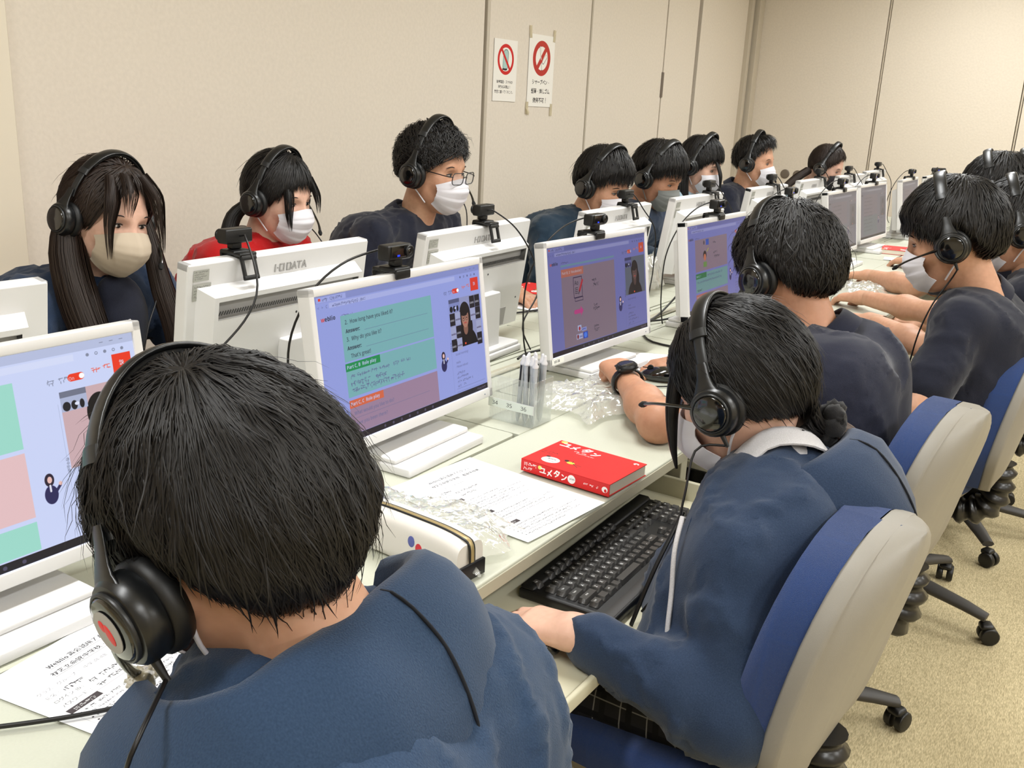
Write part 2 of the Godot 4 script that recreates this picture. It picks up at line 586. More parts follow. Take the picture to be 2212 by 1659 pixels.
func guide(im: Image, x: float, y: float, hgt: float) -> void:   # the small standing helper drawn beside the page: dark hair, dark suit, raised hand
	var s := Vector2(im.get_size())
	var o := Vector2(x, y) * s
	var u := hgt * s.y
	disc(im, o + Vector2(0, u * .22), Vector2(u * .17, u * .24), Color(.16, .12, .2))
	disc(im, o + Vector2(.01 * u, u * .22), Vector2(u * .09, u * .13), Color(.92, .75, .72))
	disc(im, o + Vector2(0, u * .75), Vector2(u * .24, u * .34), Color(.16, .15, .34))
	stroke(im, o + Vector2(u * .16, u * .7), o + Vector2(u * .34, u * .5), u * .1, Color(.16, .15, .34))
	disc(im, o + Vector2(u * .36, u * .44), Vector2(u * .07, u * .08), Color(.92, .75, .72))
	stroke(im, o + Vector2(0, u * .42), o + Vector2(0, u * .62), u * .07, Color(.9, .9, .95))

func screen(kind: int) -> Image:
	var w := 960
	var h := 540
	var base := [Color(.80, .84, .98), Color(.58, .62, .87), Color(.40, .41, .64), Color(.41, .42, .66), Color(.42, .41, .45)][kind] as Color
	var teal := [Color(.62, .86, .80), Color(.47, .68, .70), Color(.38, .50, .57), Color(.38, .53, .54), Color(.40, .42, .44)][kind] as Color
	var pink := [Color(.90, .76, .77), Color(.60, .50, .60), Color(.47, .40, .46), Color(.48, .41, .47), Color(.44, .41, .44)][kind] as Color
	var ink := base.darkened(.72)
	var grey := base.darkened(.35)
	var red := [Color(.93, .22, .12), Color(.85, .23, .17), Color(.72, .28, .2), Color(.62, .3, .3), Color(.45, .4, .42)][kind] as Color
	var im := blank(w, h, base)
	rect(im, 0, 0, 1, .045, base.darkened(.10))
	rect(im, .01, .008, .15, .037, base.lightened(.1))
	rect(im, .02, .015, .012, .018, red)
	fine_print(im, .04, .017, .10, .016, grey, 3)
	rect(im, .07, .055, .75, .035, base.lightened(.18))
	latin(im, "<   >   C", Vector2(12, 45), 15, grey)
	fine_print(im, .085, .063, .2, .016, grey, 4)
	for k in 5: disc(im, Vector2(w * (.86 + .026 * k), h * .07), Vector2(5, 5), grey, .5 if k % 2 else 0.0)
	for k in 3: stroke(im, Vector2(w * (.9 + .03 * k), 12), Vector2(w * (.9 + .03 * k) + 9, 12), 2, grey)
	latin(im, "w", Vector2(22, 90), 22, red, true)
	latin(im, "eblio", Vector2(39, 90), 22, ink, true)
	fine_print(im, .125, .145, .06, .014, grey, 5)
	# toggle and the red button of the lesson page
	fine_print(im, .735, .155, .05, .02, grey, 6)
	stroke(im, Vector2(w * .805, h * .165), Vector2(w * .832, h * .165), 20, red)
	disc(im, Vector2(w * .835, h * .165), Vector2(8, 8), Color.WHITE if kind < 2 else base.lightened(.3))
	latin(im, "On", Vector2(w * .797, h * .178), 12, base.lightened(.5))
	fine_print(im, .865, .135, .055, .02, red.lightened(.2), 7)
	rect(im, .93, .095, .058, .10, red)
	japanese(im, "設", Vector2(w * .95, h * .13), 14, 1.6, base.lightened(.4))
	# the teacher's picture with the small picture of the room on top
	var vx := .765
	var vw := .225
	var vy := .225
	var vh := .385
	match kind:
		0: speaker(im, vx, vy, vw, vh, Color(.80, .68, .70), Color(.06, .05, .06), Color(.88, .66, .56), Color(.05, .05, .06))
		1:
			var wall := Color(.56, .58, .74)
			speaker(im, vx, vy, vw, vh, wall, Color(.10, .08, .09), Color(.66, .47, .40), Color(.06, .06, .08), true)
			for k in 12:   # the backdrop's chequer of dark and light fields with lettering
				var cx: float = [.0, .17, .83, .0, .17, .66, .83, .0, .17, .66, .83, .83][k]
				var cy: float = [.28, .28, .02, .55, .55, .27, .27, .80, .80, .02, .55, .80][k]
				var dark: bool = [true, false, true, false, true, false, true, true, false, true, false, true][k]
				rect(im, vx + cx * vw, vy + cy * vh, vw * .165, vh * .25, Color(.13, .12, .15) if dark else Color(.62, .64, .78))
				latin(im, "GRAS" if dark else "weblio", Vector2(w * (vx + (cx + .01) * vw), h * (vy + (cy + .16) * vh)), 11 if dark else 10, Color(.75, .75, .8) if dark else Color(.25, .2, .3), true)
		2: speaker(im, vx, vy, vw, vh, Color(.33, .35, .40), Color(.12, .10, .11), Color(.36, .27, .26), Color(.13, .11, .12), true)
		3: speaker(im, vx, vy, vw, vh, Color(.36, .34, .36), Color(.12, .10, .11), Color(.4, .3, .3), Color(.13, .11, .12))
		4: speaker(im, vx, vy, vw, vh, Color(.37, .36, .39), Color(.30, .29, .32), Color(.40, .37, .39), Color(.32, .31, .34))
	if kind < 3:
		rect(im, vx, vy, .075, .10, base.darkened(.15))
		rect(im, vx, vy, .075, .03, base.darkened(.45))
		for k in 3: disc(im, Vector2(w * (vx + .015 + .022 * k), h * (vy + .075)), Vector2(11 - k * 2, 13), Color(.10, .10, .13))
		disc(im, Vector2(w * (vx + .045), h * (vy + .07)), Vector2(7, 5), base.lightened(.4))
	# chat under the picture
	latin(im, "Good morning!", Vector2(w * .785, h * .66), 13, grey)
	latin(im, "Hello", Vector2(w * .785, h * .725), 13, grey)
	latin(im, "Please reload", Vector2(w * .785, h * .757), 13, grey)
	for k in 4: fine_print(im, .785, .79 + k * .033, .05 + .03 * (k % 3), .014, grey, 20 + k)
	rect(im, .775, .92, .21, .002, grey); rect(im, .775, .945, .21, .002, grey)
	rect(im, .757, .28, .002, .66, base.darkened(.15))
	japanese(im, "教中会命", Vector2(w * .762, h * .55), 9, 1, grey, 1, Vector2.DOWN)
	guide(im, .70, .60, .14)
	# lesson cards
	if kind == 0:
		rect(im, .12, .13, .53, .32, teal); rect(im, .12, .47, .53, .32, pink); rect(im, .12, .81, .53, .14, teal)
	elif kind == 1:
		rect(im, .12, .155, .53, .31, teal); rect(im, .12, .475, .53, .23, teal); rect(im, .12, .725, .53, .23, pink)
		latin(im, "2.  How long have you liked it?", Vector2(w * .14, h * .215), 19, ink)
		latin(im, "Answer:", Vector2(w * .14, h * .275), 19, ink, true)
		latin(im, "3.  Why do you like it?", Vector2(w * .14, h * .33), 19, ink)
		latin(im, "Answer:", Vector2(w * .14, h * .39), 19, ink, true)
		latin(im, "That's great!", Vector2(w * .155, h * .445), 19, ink)
		rect(im, .24, .278, .38, .003, grey); rect(im, .24, .393, .38, .003, grey)
		rect(im, .12, .475, .19, .055, Color(.13, .55, .32))
		latin(im, "Part C, B  Role play", Vector2(w * .127, h * .513), 17, base.lightened(.4), true)
		fine_print(im, .14, .555, .34, .02, grey, 31); fine_print(im, .14, .60, .2, .025, grey, 32); fine_print(im, .14, .645, .3, .025, grey, 33)
		rect(im, .12, .725, .19, .055, Color(.82, .40, .28))
		latin(im, "Part C, C  Role play", Vector2(w * .127, h * .763), 17, base.lightened(.4), true)
		latin(im, "What would you like to do?", Vector2(w * .14, h * .83), 18, grey)
		latin(im, "Have you been there?", Vector2(w * .14, h * .90), 18, grey)
		rect(im, .14, .85, .45, .003, grey)
	elif kind == 2:
		rect(im, .12, .175, .53, .02, teal); rect(im, .12, .215, .53, .735, pink)
		rect(im, .12, .215, .21, .075, Color(.63, .37, .32))
		latin(im, "Part B, 2  Vocabulary", Vector2(w * .128, h * .263), 18, pink.lightened(.35), true)
		for k in 4:   # a note sheet with a red pencil
			var c := [Vector2(.23, .31), Vector2(.31, .31), Vector2(.31, .50), Vector2(.23, .50)]
			stroke(im, c[k] * Vector2(w, h), c[(k + 1) % 4] * Vector2(w, h), 4, Color(.18, .13, .25))
		latin(im, "Ao", Vector2(w * .24, h * .385), 30, ink)
		for k in 4: stroke(im, Vector2(w * .242, h * (.41 + .017 * k)), Vector2(w * .268, h * (.41 + .017 * k)), 3, ink)
		stroke(im, Vector2(w * .315, h * .35), Vector2(w * .285, h * .44), 15, Color(.62, .15, .2))
		stroke(im, Vector2(w * .285, h * .44), Vector2(w * .275, h * .47), 5, ink)
		for k in 4:
			var c := [Vector2(.238, .505), Vector2(.315, .505), Vector2(.315, .535), Vector2(.238, .535)]
			stroke(im, c[k] * Vector2(w, h), c[(k + 1) % 4] * Vector2(w, h), 3, Color(.18, .13, .25))
		stroke(im, Vector2(w * .235, h * .635), Vector2(w * .29, h * .635), 22, Color(.67, .22, .47))   # a pink arrow
		for k in 16: stroke(im, Vector2(w * .288 + k * 1.5, h * .635 - (24 - k * 1.5)), Vector2(w * .288 + k * 1.5, h * .635 + (24 - k * 1.5)), 2, Color(.67, .22, .47))
		rect(im, .25, .77, .035, .055, Color(.62, .66, .8)); disc(im, Vector2(w * .267, h * .80), Vector2(9, 11), Color(.6, .08, .15))
		rect(im, .29, .80, .045, .035, Color(.52, .55, .78)); latin(im, "APPLE", Vector2(w * .292, h * .825), 12, Color(.15, .2, .5), true)
		rect(im, .235, .85, .06, .05, Color(.62, .64, .78)); disc(im, Vector2(w * .248, h * .875), Vector2(9, 12), Color(.45, .1, .15)); latin(im, "DOG", Vector2(w * .265, h * .888), 12, Color(.15, .2, .5), true)
		rect(im, .30, .845, .045, .065, Color(.12, .25, .65)); disc(im, Vector2(w * .322, h * .877), Vector2(15, 14), Color(.25, .45, .85))
		for k in 3:
			fine_print(im, .41, [.36, .60, .81][k], .04, .02, ink, 41 + k); fine_print(im, .41, [.40, .635, .845][k], .06, .022, ink, 45 + k)
	elif kind == 3:
		rect(im, .12, .17, .53, .37, pink); rect(im, .12, .56, .53, .22, teal); rect(im, .12, .80, .53, .15, pink)
		rect(im, .29, .18, .05, .07, Color(.15, .28, .62)); disc(im, Vector2(w * .26, h * .215), Vector2(10, 14), Color(.25, .2, .25))
		disc(im, Vector2(w * .27, h * .36), Vector2(26, 28), Color(.14, .10, .12)); disc(im, Vector2(w * .27, h * .385), Vector2(19, 22), Color(.68, .40, .30))
		rect(im, .245, .44, .055, .06, Color(.37, .50, .26)); stroke(im, Vector2(w * .31, h * .32), Vector2(w * .33, h * .29), 8, Color(.62, .62, .25))
		fine_print(im, .41, .34, .06, .02, ink, 61); fine_print(im, .41, .39, .1, .022, ink, 62); fine_print(im, .41, .22, .04, .02, ink, 63)
		rect(im, .12, .56, .17, .06, Color(.14, .40, .25)); latin(im, "Part C, 1", Vector2(w * .13, h * .603), 17, teal.lightened(.3), true)
		fine_print(im, .30, .59, .25, .018, grey, 64); fine_print(im, .14, .65, .4, .018, grey, 65); fine_print(im, .14, .74, .06, .02, ink, 66)
		rect(im, .12, .80, .17, .06, Color(.62, .36, .32)); latin(im, "Part C, 2", Vector2(w * .13, h * .843), 17, pink.lightened(.3), true)
	else:
		rect(im, .12, .15, .53, .4, pink); rect(im, .12, .57, .53, .36, teal)
		for k in 10: fine_print(im, .15, .2 + .07 * k, .3, .018, grey, 80 + k)
	rect(im, 0, .957, 1, .043, Color(.10, .08, .12))
	for k in 7: disc(im, Vector2(w * (.3 + .05 * k), h * .978), Vector2(6, 6), Color(.3, .28, .38))
	fine_print(im, .92, .97, .06, .014, Color(.5, .45, .55), 99)
	return im

func handout() -> Image:   # the account sheet: title, lines of details, three boxed sections with dark headings
	var im := blank(840, 1188, Color(.965, .965, .97))
	var k := Color(.16, .15, .17)
	var soft := Color(.45, .44, .47)
	latin(im, "Weblio", Vector2(250, 150), 34, k, true)
	japanese(im, "英会話用アカウント", Vector2(372, 118), 32, 3.4, k)
	rect(im, .297, .134, .415, .0025, k)
	japanese(im, "初芝立命館中学校・高等学校様", Vector2(222, 184), 32, 3.4, k)
	rect(im, .263, .188, .5, .0025, k)
	japanese(im, "クラス・グループ :  中学3年4組", Vector2(80, 262), 24, 2, soft)
	japanese(im, "氏名 :", Vector2(80, 312), 24, 2, soft)
	fine_print(im, .2, .263, .1, .02, k, 5)
	japanese(im, "ログイン", Vector2(80, 362), 24, 2, k)
	latin(im, "ID :", Vector2(190, 384), 24, k)
	fine_print(im, .31, .306, .25, .017, k, 6)
	japanese(im, "パスワード :", Vector2(80, 412), 24, 2, k)
	fine_print(im, .31, .349, .17, .017, k, 7)
	rect(im, .07, .385, .86, .002, soft); rect(im, .07, .955, .86, .002, soft); rect(im, .07, .385, .002, .57, soft); rect(im, .93, .385, .002, .57, soft)
	var rows := [.385, .60, .775]
	for i in 3:
		rect(im, .07, rows[i], .20, .032, Color(.27, .24, .25))
		fine_print(im, .10, rows[i] + .009, .13, .013, Color(.8, .8, .8), 8 + i)
		rect(im, .07, rows[i], .86, .002, soft)
		for j in [6, 4, 5][i]:
			disc(im, Vector2(84, 1188 * (rows[i] + .052 + .027 * j)), Vector2(5, 5), k)
			fine_print(im, .125, rows[i] + .045 + .027 * j, [.5, .75, .62, .7, .45, .66][j], .0115, k if j % 2 == 0 else soft, 30 + i * 9 + j)
	return im

func book_cover() -> Image:   # seen with the spine at the bottom
	var red := Color(.87, .16, .15)
	var im := blank(1000, 720, red)
	var white := Color(.97, .96, .95)
	for k in 4: japanese(im, "ユメタン"[k], Vector2(70 + k * 128, [40, 66, 50, 84][k]), [112, 92, 108, 96][k], 21, white)
	disc(im, Vector2(62, 36), Vector2(38, 28), Color(.9, .9, .45))
	fine_print(im, .28, .25, .14, .028, white, 3); fine_print(im, .32, .30, .2, .02, white, 4)
	disc(im, Vector2(235, 560), Vector2(98, 78), white)
	japanese(im, "高校用", Vector2(185, 520), 32, 3.4, Color(.25, .2, .2)); fine_print(im, .19, .80, .1, .025, Color(.25, .2, .2), 5)
	disc(im, Vector2(165, 490), Vector2(24, 18), Color(.15, .1, .1))
	fine_print(im, .03, .50, .17, .03, Color(.2, .12, .1), 6); fine_print(im, .03, .56, .13, .03, Color(.2, .12, .1), 7)
	# a small running figure in a yellow-green shirt
	disc(im, Vector2(368, 470), Vector2(26, 22), Color(.2, .12, .1)); disc(im, Vector2(430, 500), Vector2(44, 28), Color(.75, .85, .3))
	for q in [[390, 490, 355, 510], [440, 480, 425, 440], [465, 505, 560, 520], [465, 510, 540, 560]]: stroke(im, Vector2(q[0], q[1]), Vector2(q[2], q[3]), 7, Color(.25, .14, .1))
	disc(im, Vector2(925, 80), Vector2(30, 24), white); disc(im, Vector2(932, 90), Vector2(13, 15), red)
	return im

func book_spine() -> Image:
	var red := Color(.84, .14, .14)
	var im := blank(1000, 128, red)
	var white := Color(.97, .96, .95)
	fine_print(im, .03, .2, .14, .2, white, 8); fine_print(im, .03, .58, .09, .2, white, 9)
	disc(im, Vector2(222, 40), Vector2(24, 22), Color(.9, .9, .45))
	for k in 4: japanese(im, "ユメタン"[k], Vector2(225 + k * 82, [28, 34, 22, 32][k]), 72, 13, white)
	disc(im, Vector2(585, 64), Vector2(44, 46), white); fine_print(im, .56, .4, .05, .12, Color(.2, .2, .2), 10)
	fine_print(im, .72, .42, .14, .17, white, 11)
	disc(im, Vector2(950, 66), Vector2(32, 32), white); disc(im, Vector2(958, 76), Vector2(14, 18), red)
	return im

func ban_ring(im: Image, c: Vector2, r: float, thick: float, ink: Color, turn: float) -> void:
	disc(im, c, Vector2(r, r), ink, 1.0 - thick / r)
	var d := Vector2(cos(turn), sin(turn)) * (r - thick * .5)
	stroke(im, c - d, c + d, thick * .85, ink)

func phone_sign() -> Image:
	var im := blank(420, 594, Color(.95, .935, .90))
	var k := Color(.2, .18, .17)
	stroke(im, Vector2(214, 140), Vector2(206, 250), 96, Color(.35, .37, .38))
	stroke(im, Vector2(214, 142), Vector2(206, 246), 86, Color(.68, .80, .78))
	rect(im, .375, .465, .205, .03, Color(.2, .16, .18))
	ban_ring(im, Vector2(212, 190), 148, 34, Color(.80, .16, .14), PI * .28)
	var y := 392.0
	for s in ["携帯電話・スマホの", "持ち込み禁止!", "教室に置いてくること。"]:
		var sz := 30.0
		japanese(im, s, Vector2(210 - s.length() * sz * .54, y), sz, 3.6, k)
		y += 48
	return im

func pencil_sign() -> Image:
	var im := blank(514, 728, Color(.95, .935, .90))
	var k := Color(.2, .18, .17)
	ban_ring(im, Vector2(257, 235), 178, 58, Color(.74, .22, .18), -PI * .28)
	stroke(im, Vector2(215, 120), Vector2(268, 350), 17, Color(.3, .25, .25)); stroke(im, Vector2(215, 120), Vector2(268, 345), 11, Color(.95, .93, .9))
	stroke(im, Vector2(290, 270), Vector2(345, 215), 44, Color(.3, .25, .25)); stroke(im, Vector2(290, 268), Vector2(345, 213), 36, Color(.95, .93, .9))
	stroke(im, Vector2(262, 255), Vector2(248, 270), 30, Color(.74, .22, .18))
	japanese(im, "シャープペン・", Vector2(92, 452), 48, 6.5, k)
	japanese(im, "鉛筆・消しゴム", Vector2(80, 544), 50, 6.5, k)
	japanese(im, "使用不可!", Vector2(118, 636), 54, 7, k)
	return im

func sticker(seed_: int) -> Image:
	var im := blank(200, 120, Color(.66, .66, .63))
	for k in 4: fine_print(im, .06, .12 + .2 * k, [.85, .6, .8, .5][k], .1, Color(.38, .38, .37), seed_ + k)
	return im

# ------------------------------------------------------------------ people
var head_skin: B
var hand_rest: B
var hand_fist: B

func make_head() -> B:   # +z is the face, +y up, +x the person's left; the origin lies between the ears
	var f := F.new(V(-.11, -.17, -.13), V(.11, .15, .13), .0036)
	f.ell(V(0, .035, -.012), V(.075, .093, .096), .01)
	f.ell(V(0, -.02, .03), V(.061, .074, .06), .03)
	f.cone(V(0, -.085, .062), V(0, -.09, .064), .024, .022, .03)
	f.cone(V(-.03, .03, .066), V(.03, .03, .066), .015, .015, .02)
	f.cone(V(0, .02, .08), V(0, -.022, .101), .008, .012, .014)
	f.cone(V(-.018, -.055, .08), V(.018, -.055, .08), .009, .009, .012)
	f.cone(V(0, -.06, -.02), V(0, -.16, -.035), .053, .055, .03)
	for s in [-1, 1]:
		f.cone(V(s * .052, -.03, 0), V(s * .02, -.088, .05), .022, .018, .03)
		f.ell(V(s * .038, -.018, .055), V(.026, .024, .024), .02)
		f.cone(V(s * .011, -.026, .09), V(s * .011, -.026, .092), .009, .009, .01)
		f.ell(V(s * .033, .012, .094), V(.02, .012, .017), .012, Basis(), true)
		f.ell(V(s * .077, 0, -.012), V(.010, .031, .020), .008, Basis.from_euler(V(.2, s * .15, 0)))
		f.ell(V(s * .092, .002, -.006), V(.008, .02, .011), .006, Basis(), true)
	return f.mesh(B.new())

func make_hand(bend: Array, spread: float) -> B:   # a right hand: wrist at the origin, fingers along +z, back of the hand up, thumb at +x
	var f := F.new(V(-.07, -.09, -.04), V(.085, .05, .2), .003)
	f.cone(V(0, 0, -.03), V(0, 0, .02), .025, .027, .02)
	for q in [[.026, .0], [.009, .003], [-.009, .002], [-.026, -.002]]:
		f.cone(V(q[0] * .6, 0, .01), V(q[0], q[1], .088), .016, .0125, .014)
	var k := 0
	for q in [[.027, .0, .07], [.009, .003, .078], [-.009, .002, .073], [-.026, -.003, .057]]:
		var p := V(q[0], q[1], .09)
		var a := 0.0
		for j in 3:
			a += deg_to_rad(bend[j] + (k - 1.5) * 4.0)
			var l: float = q[2] * [.44, .31, .25][j]
			var e := p + V(q[0] * spread * .5 * cos(a), -sin(a), cos(a)) * l
			f.cone(p, e, [.0098, .0088, .008][j], [.0088, .008, .0068][j], .003)
			p = e
		k += 1
	var th := [V(.024, -.006, .022), V(.046, -.014, .05), V(.05, -.024, .078), V(.044, -.03, .1)] if bend[0] < 50 else [V(.024, -.008, .025), V(.042, -.022, .055), V(.034, -.036, .08), V(.014, -.04, .092)]
	for j in 3: f.cone(th[j], th[j + 1], [.016, .012, .010][j], [.012, .010, .0085][j], .01)
	return f.mesh(B.new())

func look(d: Vector3, up := Vector3.UP) -> Basis:   # z along d, y as near to up as it goes
	var z := d.normalized()
	var x := up.cross(z).normalized()
	return Basis(x, z.cross(x), z)

# hair ------------------------------------------------------------
const SKULL_C := Vector3(0, .03, -.012)
func skull_r(d: Vector3) -> float:
	return 1.0 / sqrt(d.x * d.x / .00578 + d.y * d.y / .0098 + d.z * d.z / .00941)
func edge(st: Dictionary, d: Vector3) -> float:   # lowest elevation of hair in that direction, degrees
	var az := rad_to_deg(absf(atan2(d.x, d.z)))
	var e: Array = st.edge
	for i in e.size() - 1:
		if az <= e[i + 1][0]: return lerpf(e[i][1], e[i + 1][1], (az - e[i][0]) / (e[i + 1][0] - e[i][0])) + st.get("jag", 7.0) * noise.get_noise_2d(atan2(d.x, d.z) * 320.0, st.seed * 13.0)
	return e[-1][1]
func hair_r(st: Dictionary, d: Vector3) -> float:
	var el := rad_to_deg(asin(clampf(d.y, -1, 1)))
	var over := el - edge(st, d)
	var t: float = st.th * clampf(over / st.get("taper", 26.0) + .2, .22 if d.z < .3 else .7, 1.0)
	t += st.get("lump", .004) * noise.get_noise_3d(d.x * 260 + st.seed * 31, d.y * 260, d.z * 260)
	return skull_r(d) + t + st.get("quiff", 0.0) * smoothstep(.2, .8, d.y) * smoothstep(-.1, .6, d.z)

func ribbon(b: B, pts: PackedVector3Array, out: PackedVector3Array, w: float) -> void:   # a strand: a low ridge, tapering at both ends
	var n := pts.size()
	var f := b.v.size()
	for i in n:
		var t := (pts[mini(i + 1, n - 1)] - pts[maxi(i - 1, 0)]).normalized()
		var s := t.cross(out[i]).normalized()
		var k := w * (1.0 if i < n - 2 else (.7 if i == n - 2 else .12))
		b.v.append(pts[i] - s * k); b.v.append(pts[i] + out[i] * k * .55); b.v.append(pts[i] + s * k)
		b.uv.append(Vector2.ZERO); b.uv.append(Vector2.ZERO); b.uv.append(Vector2.ZERO)
	for i in n - 1:
		var a := f + i * 3
		b.quad(a + 1, a, a + 3, a + 4)
		b.quad(a + 2, a + 1, a + 4, a + 5)

func hair(st: Dictionary, xf: Transform3D) -> B:
	var b := B.new()
	var r := RandomNumberGenerator.new()
	r.seed = st.seed
	var w: Vector3 = st.get("whorl", V(.06, .92, -.38)).normalized()
	var a := w.cross(Vector3.FORWARD).normalized()
	var c := w.cross(a)
	# the mass under the strands
	var rows := []
	var nphi := 48
	for i in 17:
		var line := PackedVector3Array()
		for k in nphi:
			var ph := TAU * k / nphi
			var lim := .0
			var s := 2.6
			while s > .3:
				var q := w * cos(s) + (a * cos(ph) + c * sin(ph)) * sin(s)
				if rad_to_deg(asin(q.y)) > edge(st, q) + (2.0 if q.z < .25 else 9.0): break
				s -= .05
			lim = s
			var th := lim * minf(i, 15) / 15.0
			var d := w * cos(th) + (a * cos(ph) + c * sin(ph)) * sin(th)
			line.append(xf * (SKULL_C + d * ((hair_r(st, d) - .0035) if i < 16 else skull_r(d) - .004)))
		rows.append(line)
	b.grid(rows, true)
	# strands, gathered in tufts
	for i in int(st.n):
		var ph := r.randf() * TAU
		var th0 := acos(1.0 - r.randf() * 1.55) * .93
		var length: float = st.get("len", .75) * r.randf_range(.6, 1.15)
		var dph: float = deg_to_rad(st.get("tuft", 9.0)) / maxf(sin(th0), .3)
		var phc := (roundf(ph / dph) + .35 * sin(roundf(ph / dph) * 7.3 + roundf(th0 * 4.0) * 3.1)) * dph
		var lift: float = r.randf() * st.get("lift", .004)
		if i % 45 == 0: lift += r.randf() * .022   # a few stray hairs
		var deep := r.randf_range(-.0035, .0018)
		var swirl: float = r.randf_range(-1, 1) * st.get("swirl", .12) + noise.get_noise_2d(ph * 60, th0 * 60 + st.seed * 9) * st.get("swirl", .12) * 2.5
		var pts := PackedVector3Array()
		var nr := PackedVector3Array()
		var jit := r.randf_range(-st.get("ragged", 6.0), 3.0)
		var m := 8
		for k in m + 1:
			var t := float(k) / m
			var th := th0 + length * t
			var p2: float = lerpf(ph, phc, pow(t, 1.4) * .7) + swirl * t * t
			var d := w * cos(th) + (a * cos(p2) + c * sin(p2)) * sin(th)
			if rad_to_deg(asin(clampf(d.y, -1, 1))) < edge(st, d) + jit: break
			var wav: float = st.get("wave", 0.0) * sin(t * 14.0 + ph * 37.0)
			pts.append(xf * (SKULL_C + d * (hair_r(st, d) + deep - (.005 if k == 0 else .0) + lift * t * t + wav)))
			nr.append((xf.basis * d).normalized())
		if pts.size() > 3: ribbon(b, pts, nr, st.get("w", .0011) * r.randf_range(.6, 1.3))
	return b

func lock(b: B, path: Array, rad: Array, n: int, seed_: int, w := .0012, flat := .6, out := Vector3.ZERO, core := .85) -> B:   # a hanging bundle of hair along a path in the world
	var r := RandomNumberGenerator.new()
	r.seed = seed_
	var m := 14
	var pts := curve(path, m)
	var rr := []
	for i in m:
		var t := float(i) / (m - 1) * (rad.size() - 1)
		rr.append(lerpf(rad[int(t)], rad[mini(int(t) + 1, rad.size() - 1)], t - int(t)))
	if core > 0:
		var rc := []
		for x in rr: rc.append(x * core)
		b.tube(pts, rc, 10, flat, out)
	var side := out
	var fr := []
	for i in m:
		var t: Vector3 = (pts[mini(i + 1, m - 1)] - pts[maxi(i - 1, 0)]).normalized()
		if side == Vector3.ZERO: side = Vector3.UP if absf(t.y) < .9 else Vector3.RIGHT
		side = (side - t * side.dot(t)).normalized()
		fr.append([side, t.cross(side)])
	for i in n:
		var an := r.randf() * TAU
		var rho := sqrt(r.randf_range(.6, 1.15))
		var an2 := an + r.randf_range(-.5, .5)
		var last := m - r.randi_range(0, 3 if core > 0 else 7)
		var p := PackedVector3Array()
		var q := PackedVector3Array()
		for k in last:
			var g := lerpf(an, an2, float(k) / m)
			var o: Vector3 = fr[k][1] * cos(g) + fr[k][0] * sin(g) * flat
			p.append(pts[k] + o * rr[k] * rho)
			q.append(o.normalized())
		if p.size() > 3: ribbon(b, p, q, w * r.randf_range(.6, 1.3))
	return b

# face mask and glasses, in the head's own axes -----------------------
func mask_mesh(kind: String) -> B:
	var rows := []
	var prof := [[.004, .101], [-.016, .114], [-.034, .118], [-.052, .116], [-.07, .111], [-.088, .104], [-.104, .092], [-.114, .074]]
	if kind == "moulded": prof = [[.004, .101], [-.02, .122], [-.04, .130], [-.058, .126], [-.076, .116], [-.092, .104], [-.106, .09], [-.114, .07]]
	var n := 29
	for i in n:
		var v := float(i) / (n - 1)
		var t := v * (prof.size() - 1)
		var j := mini(int(t), prof.size() - 2)
		var y: float = lerpf(prof[j][0], prof[j + 1][0], t - j)
		var z: float = lerpf(prof[j][1], prof[j + 1][1], t - j)
		var line := PackedVector3Array()
		for k in 25:
			var u := float(k) / 24 * 2 - 1
			var an := u * 1.3
			var hx := .068 - .012 * smoothstep(.55, 1.0, v)
			var side_y := lerpf(-.022, -.082, v)
			var w := pow(absf(u), 1.6)
			var zz := .022 + (z - .022) * pow(maxf(cos(an), 0.0), .75 if kind == "moulded" else .6)
			var p := V(hx * sin(an) / sin(1.3), lerpf(y, side_y, w), zz)
			if kind == "pleated":   # three folds laid across the sheet
				var f := fposmod(v * 4.0 + .1, 1.0)
				p += V(0, 0, .0042 * (1.0 - f) * (1.0 - w * .6)) if v > .12 and v < .9 else Vector3.ZERO
			elif kind == "moulded":
				p.z += .005 * exp(-u * u * 90.0)
			p.z += .0012 * noise.get_noise_3d(p.x * 900, p.y * 900, v * 20)
			line.append(p)
		rows.append(line)
	return B.new().sheet(rows, .0016)

func mask_straps(s: int) -> B:
	var b := B.new()
	if s:
		b.tube(curve([V(s * .066, -.02, .024), V(s * .078, .0, .006), V(s * .084, .022, -.014), V(s * .086, .01, -.03)], 10), .0021, 6)
		b.tube(curve([V(s * .06, -.084, .026), V(s * .074, -.056, .002), V(s * .083, -.03, -.024), V(s * .086, .01, -.03)], 10), .0021, 6)
	return b

func eyes_mesh(which: String, s: int, down := 0.0) -> B:
	var b := B.new()
	if s:
		var c := V(s * .033, .010, .0738)
		match which:
			"white": b.ball(c, V(.0122, lerpf(.0048, .0026, down), .0080), 12, 8)
			"iris": b.ball(c + V(s * -.001, -.0005 - .001 * down, .0052), V(.0054, lerpf(.0047, .0026, down), .0040), 10, 6)
			"lash": b.tube(curve([c + V(-.0155 if s > 0 else .0155, .001, .004), c + V(0, lerpf(.0066, .003, down), .0085), c + V(.016 * s, .001, .002)], 8), [.0006, .001, .0014, .0016, .0016, .0016, .0014, .0008], 5)
			"brow": b.tube(curve([c + V(-s * .014, .021, .011), c + V(s * .004, .0255, .009), c + V(s * .021, .019, .0)], 8), [.001, .0022, .0026, .0026, .0024, .002, .0015, .0006], 6, .6)
	return b

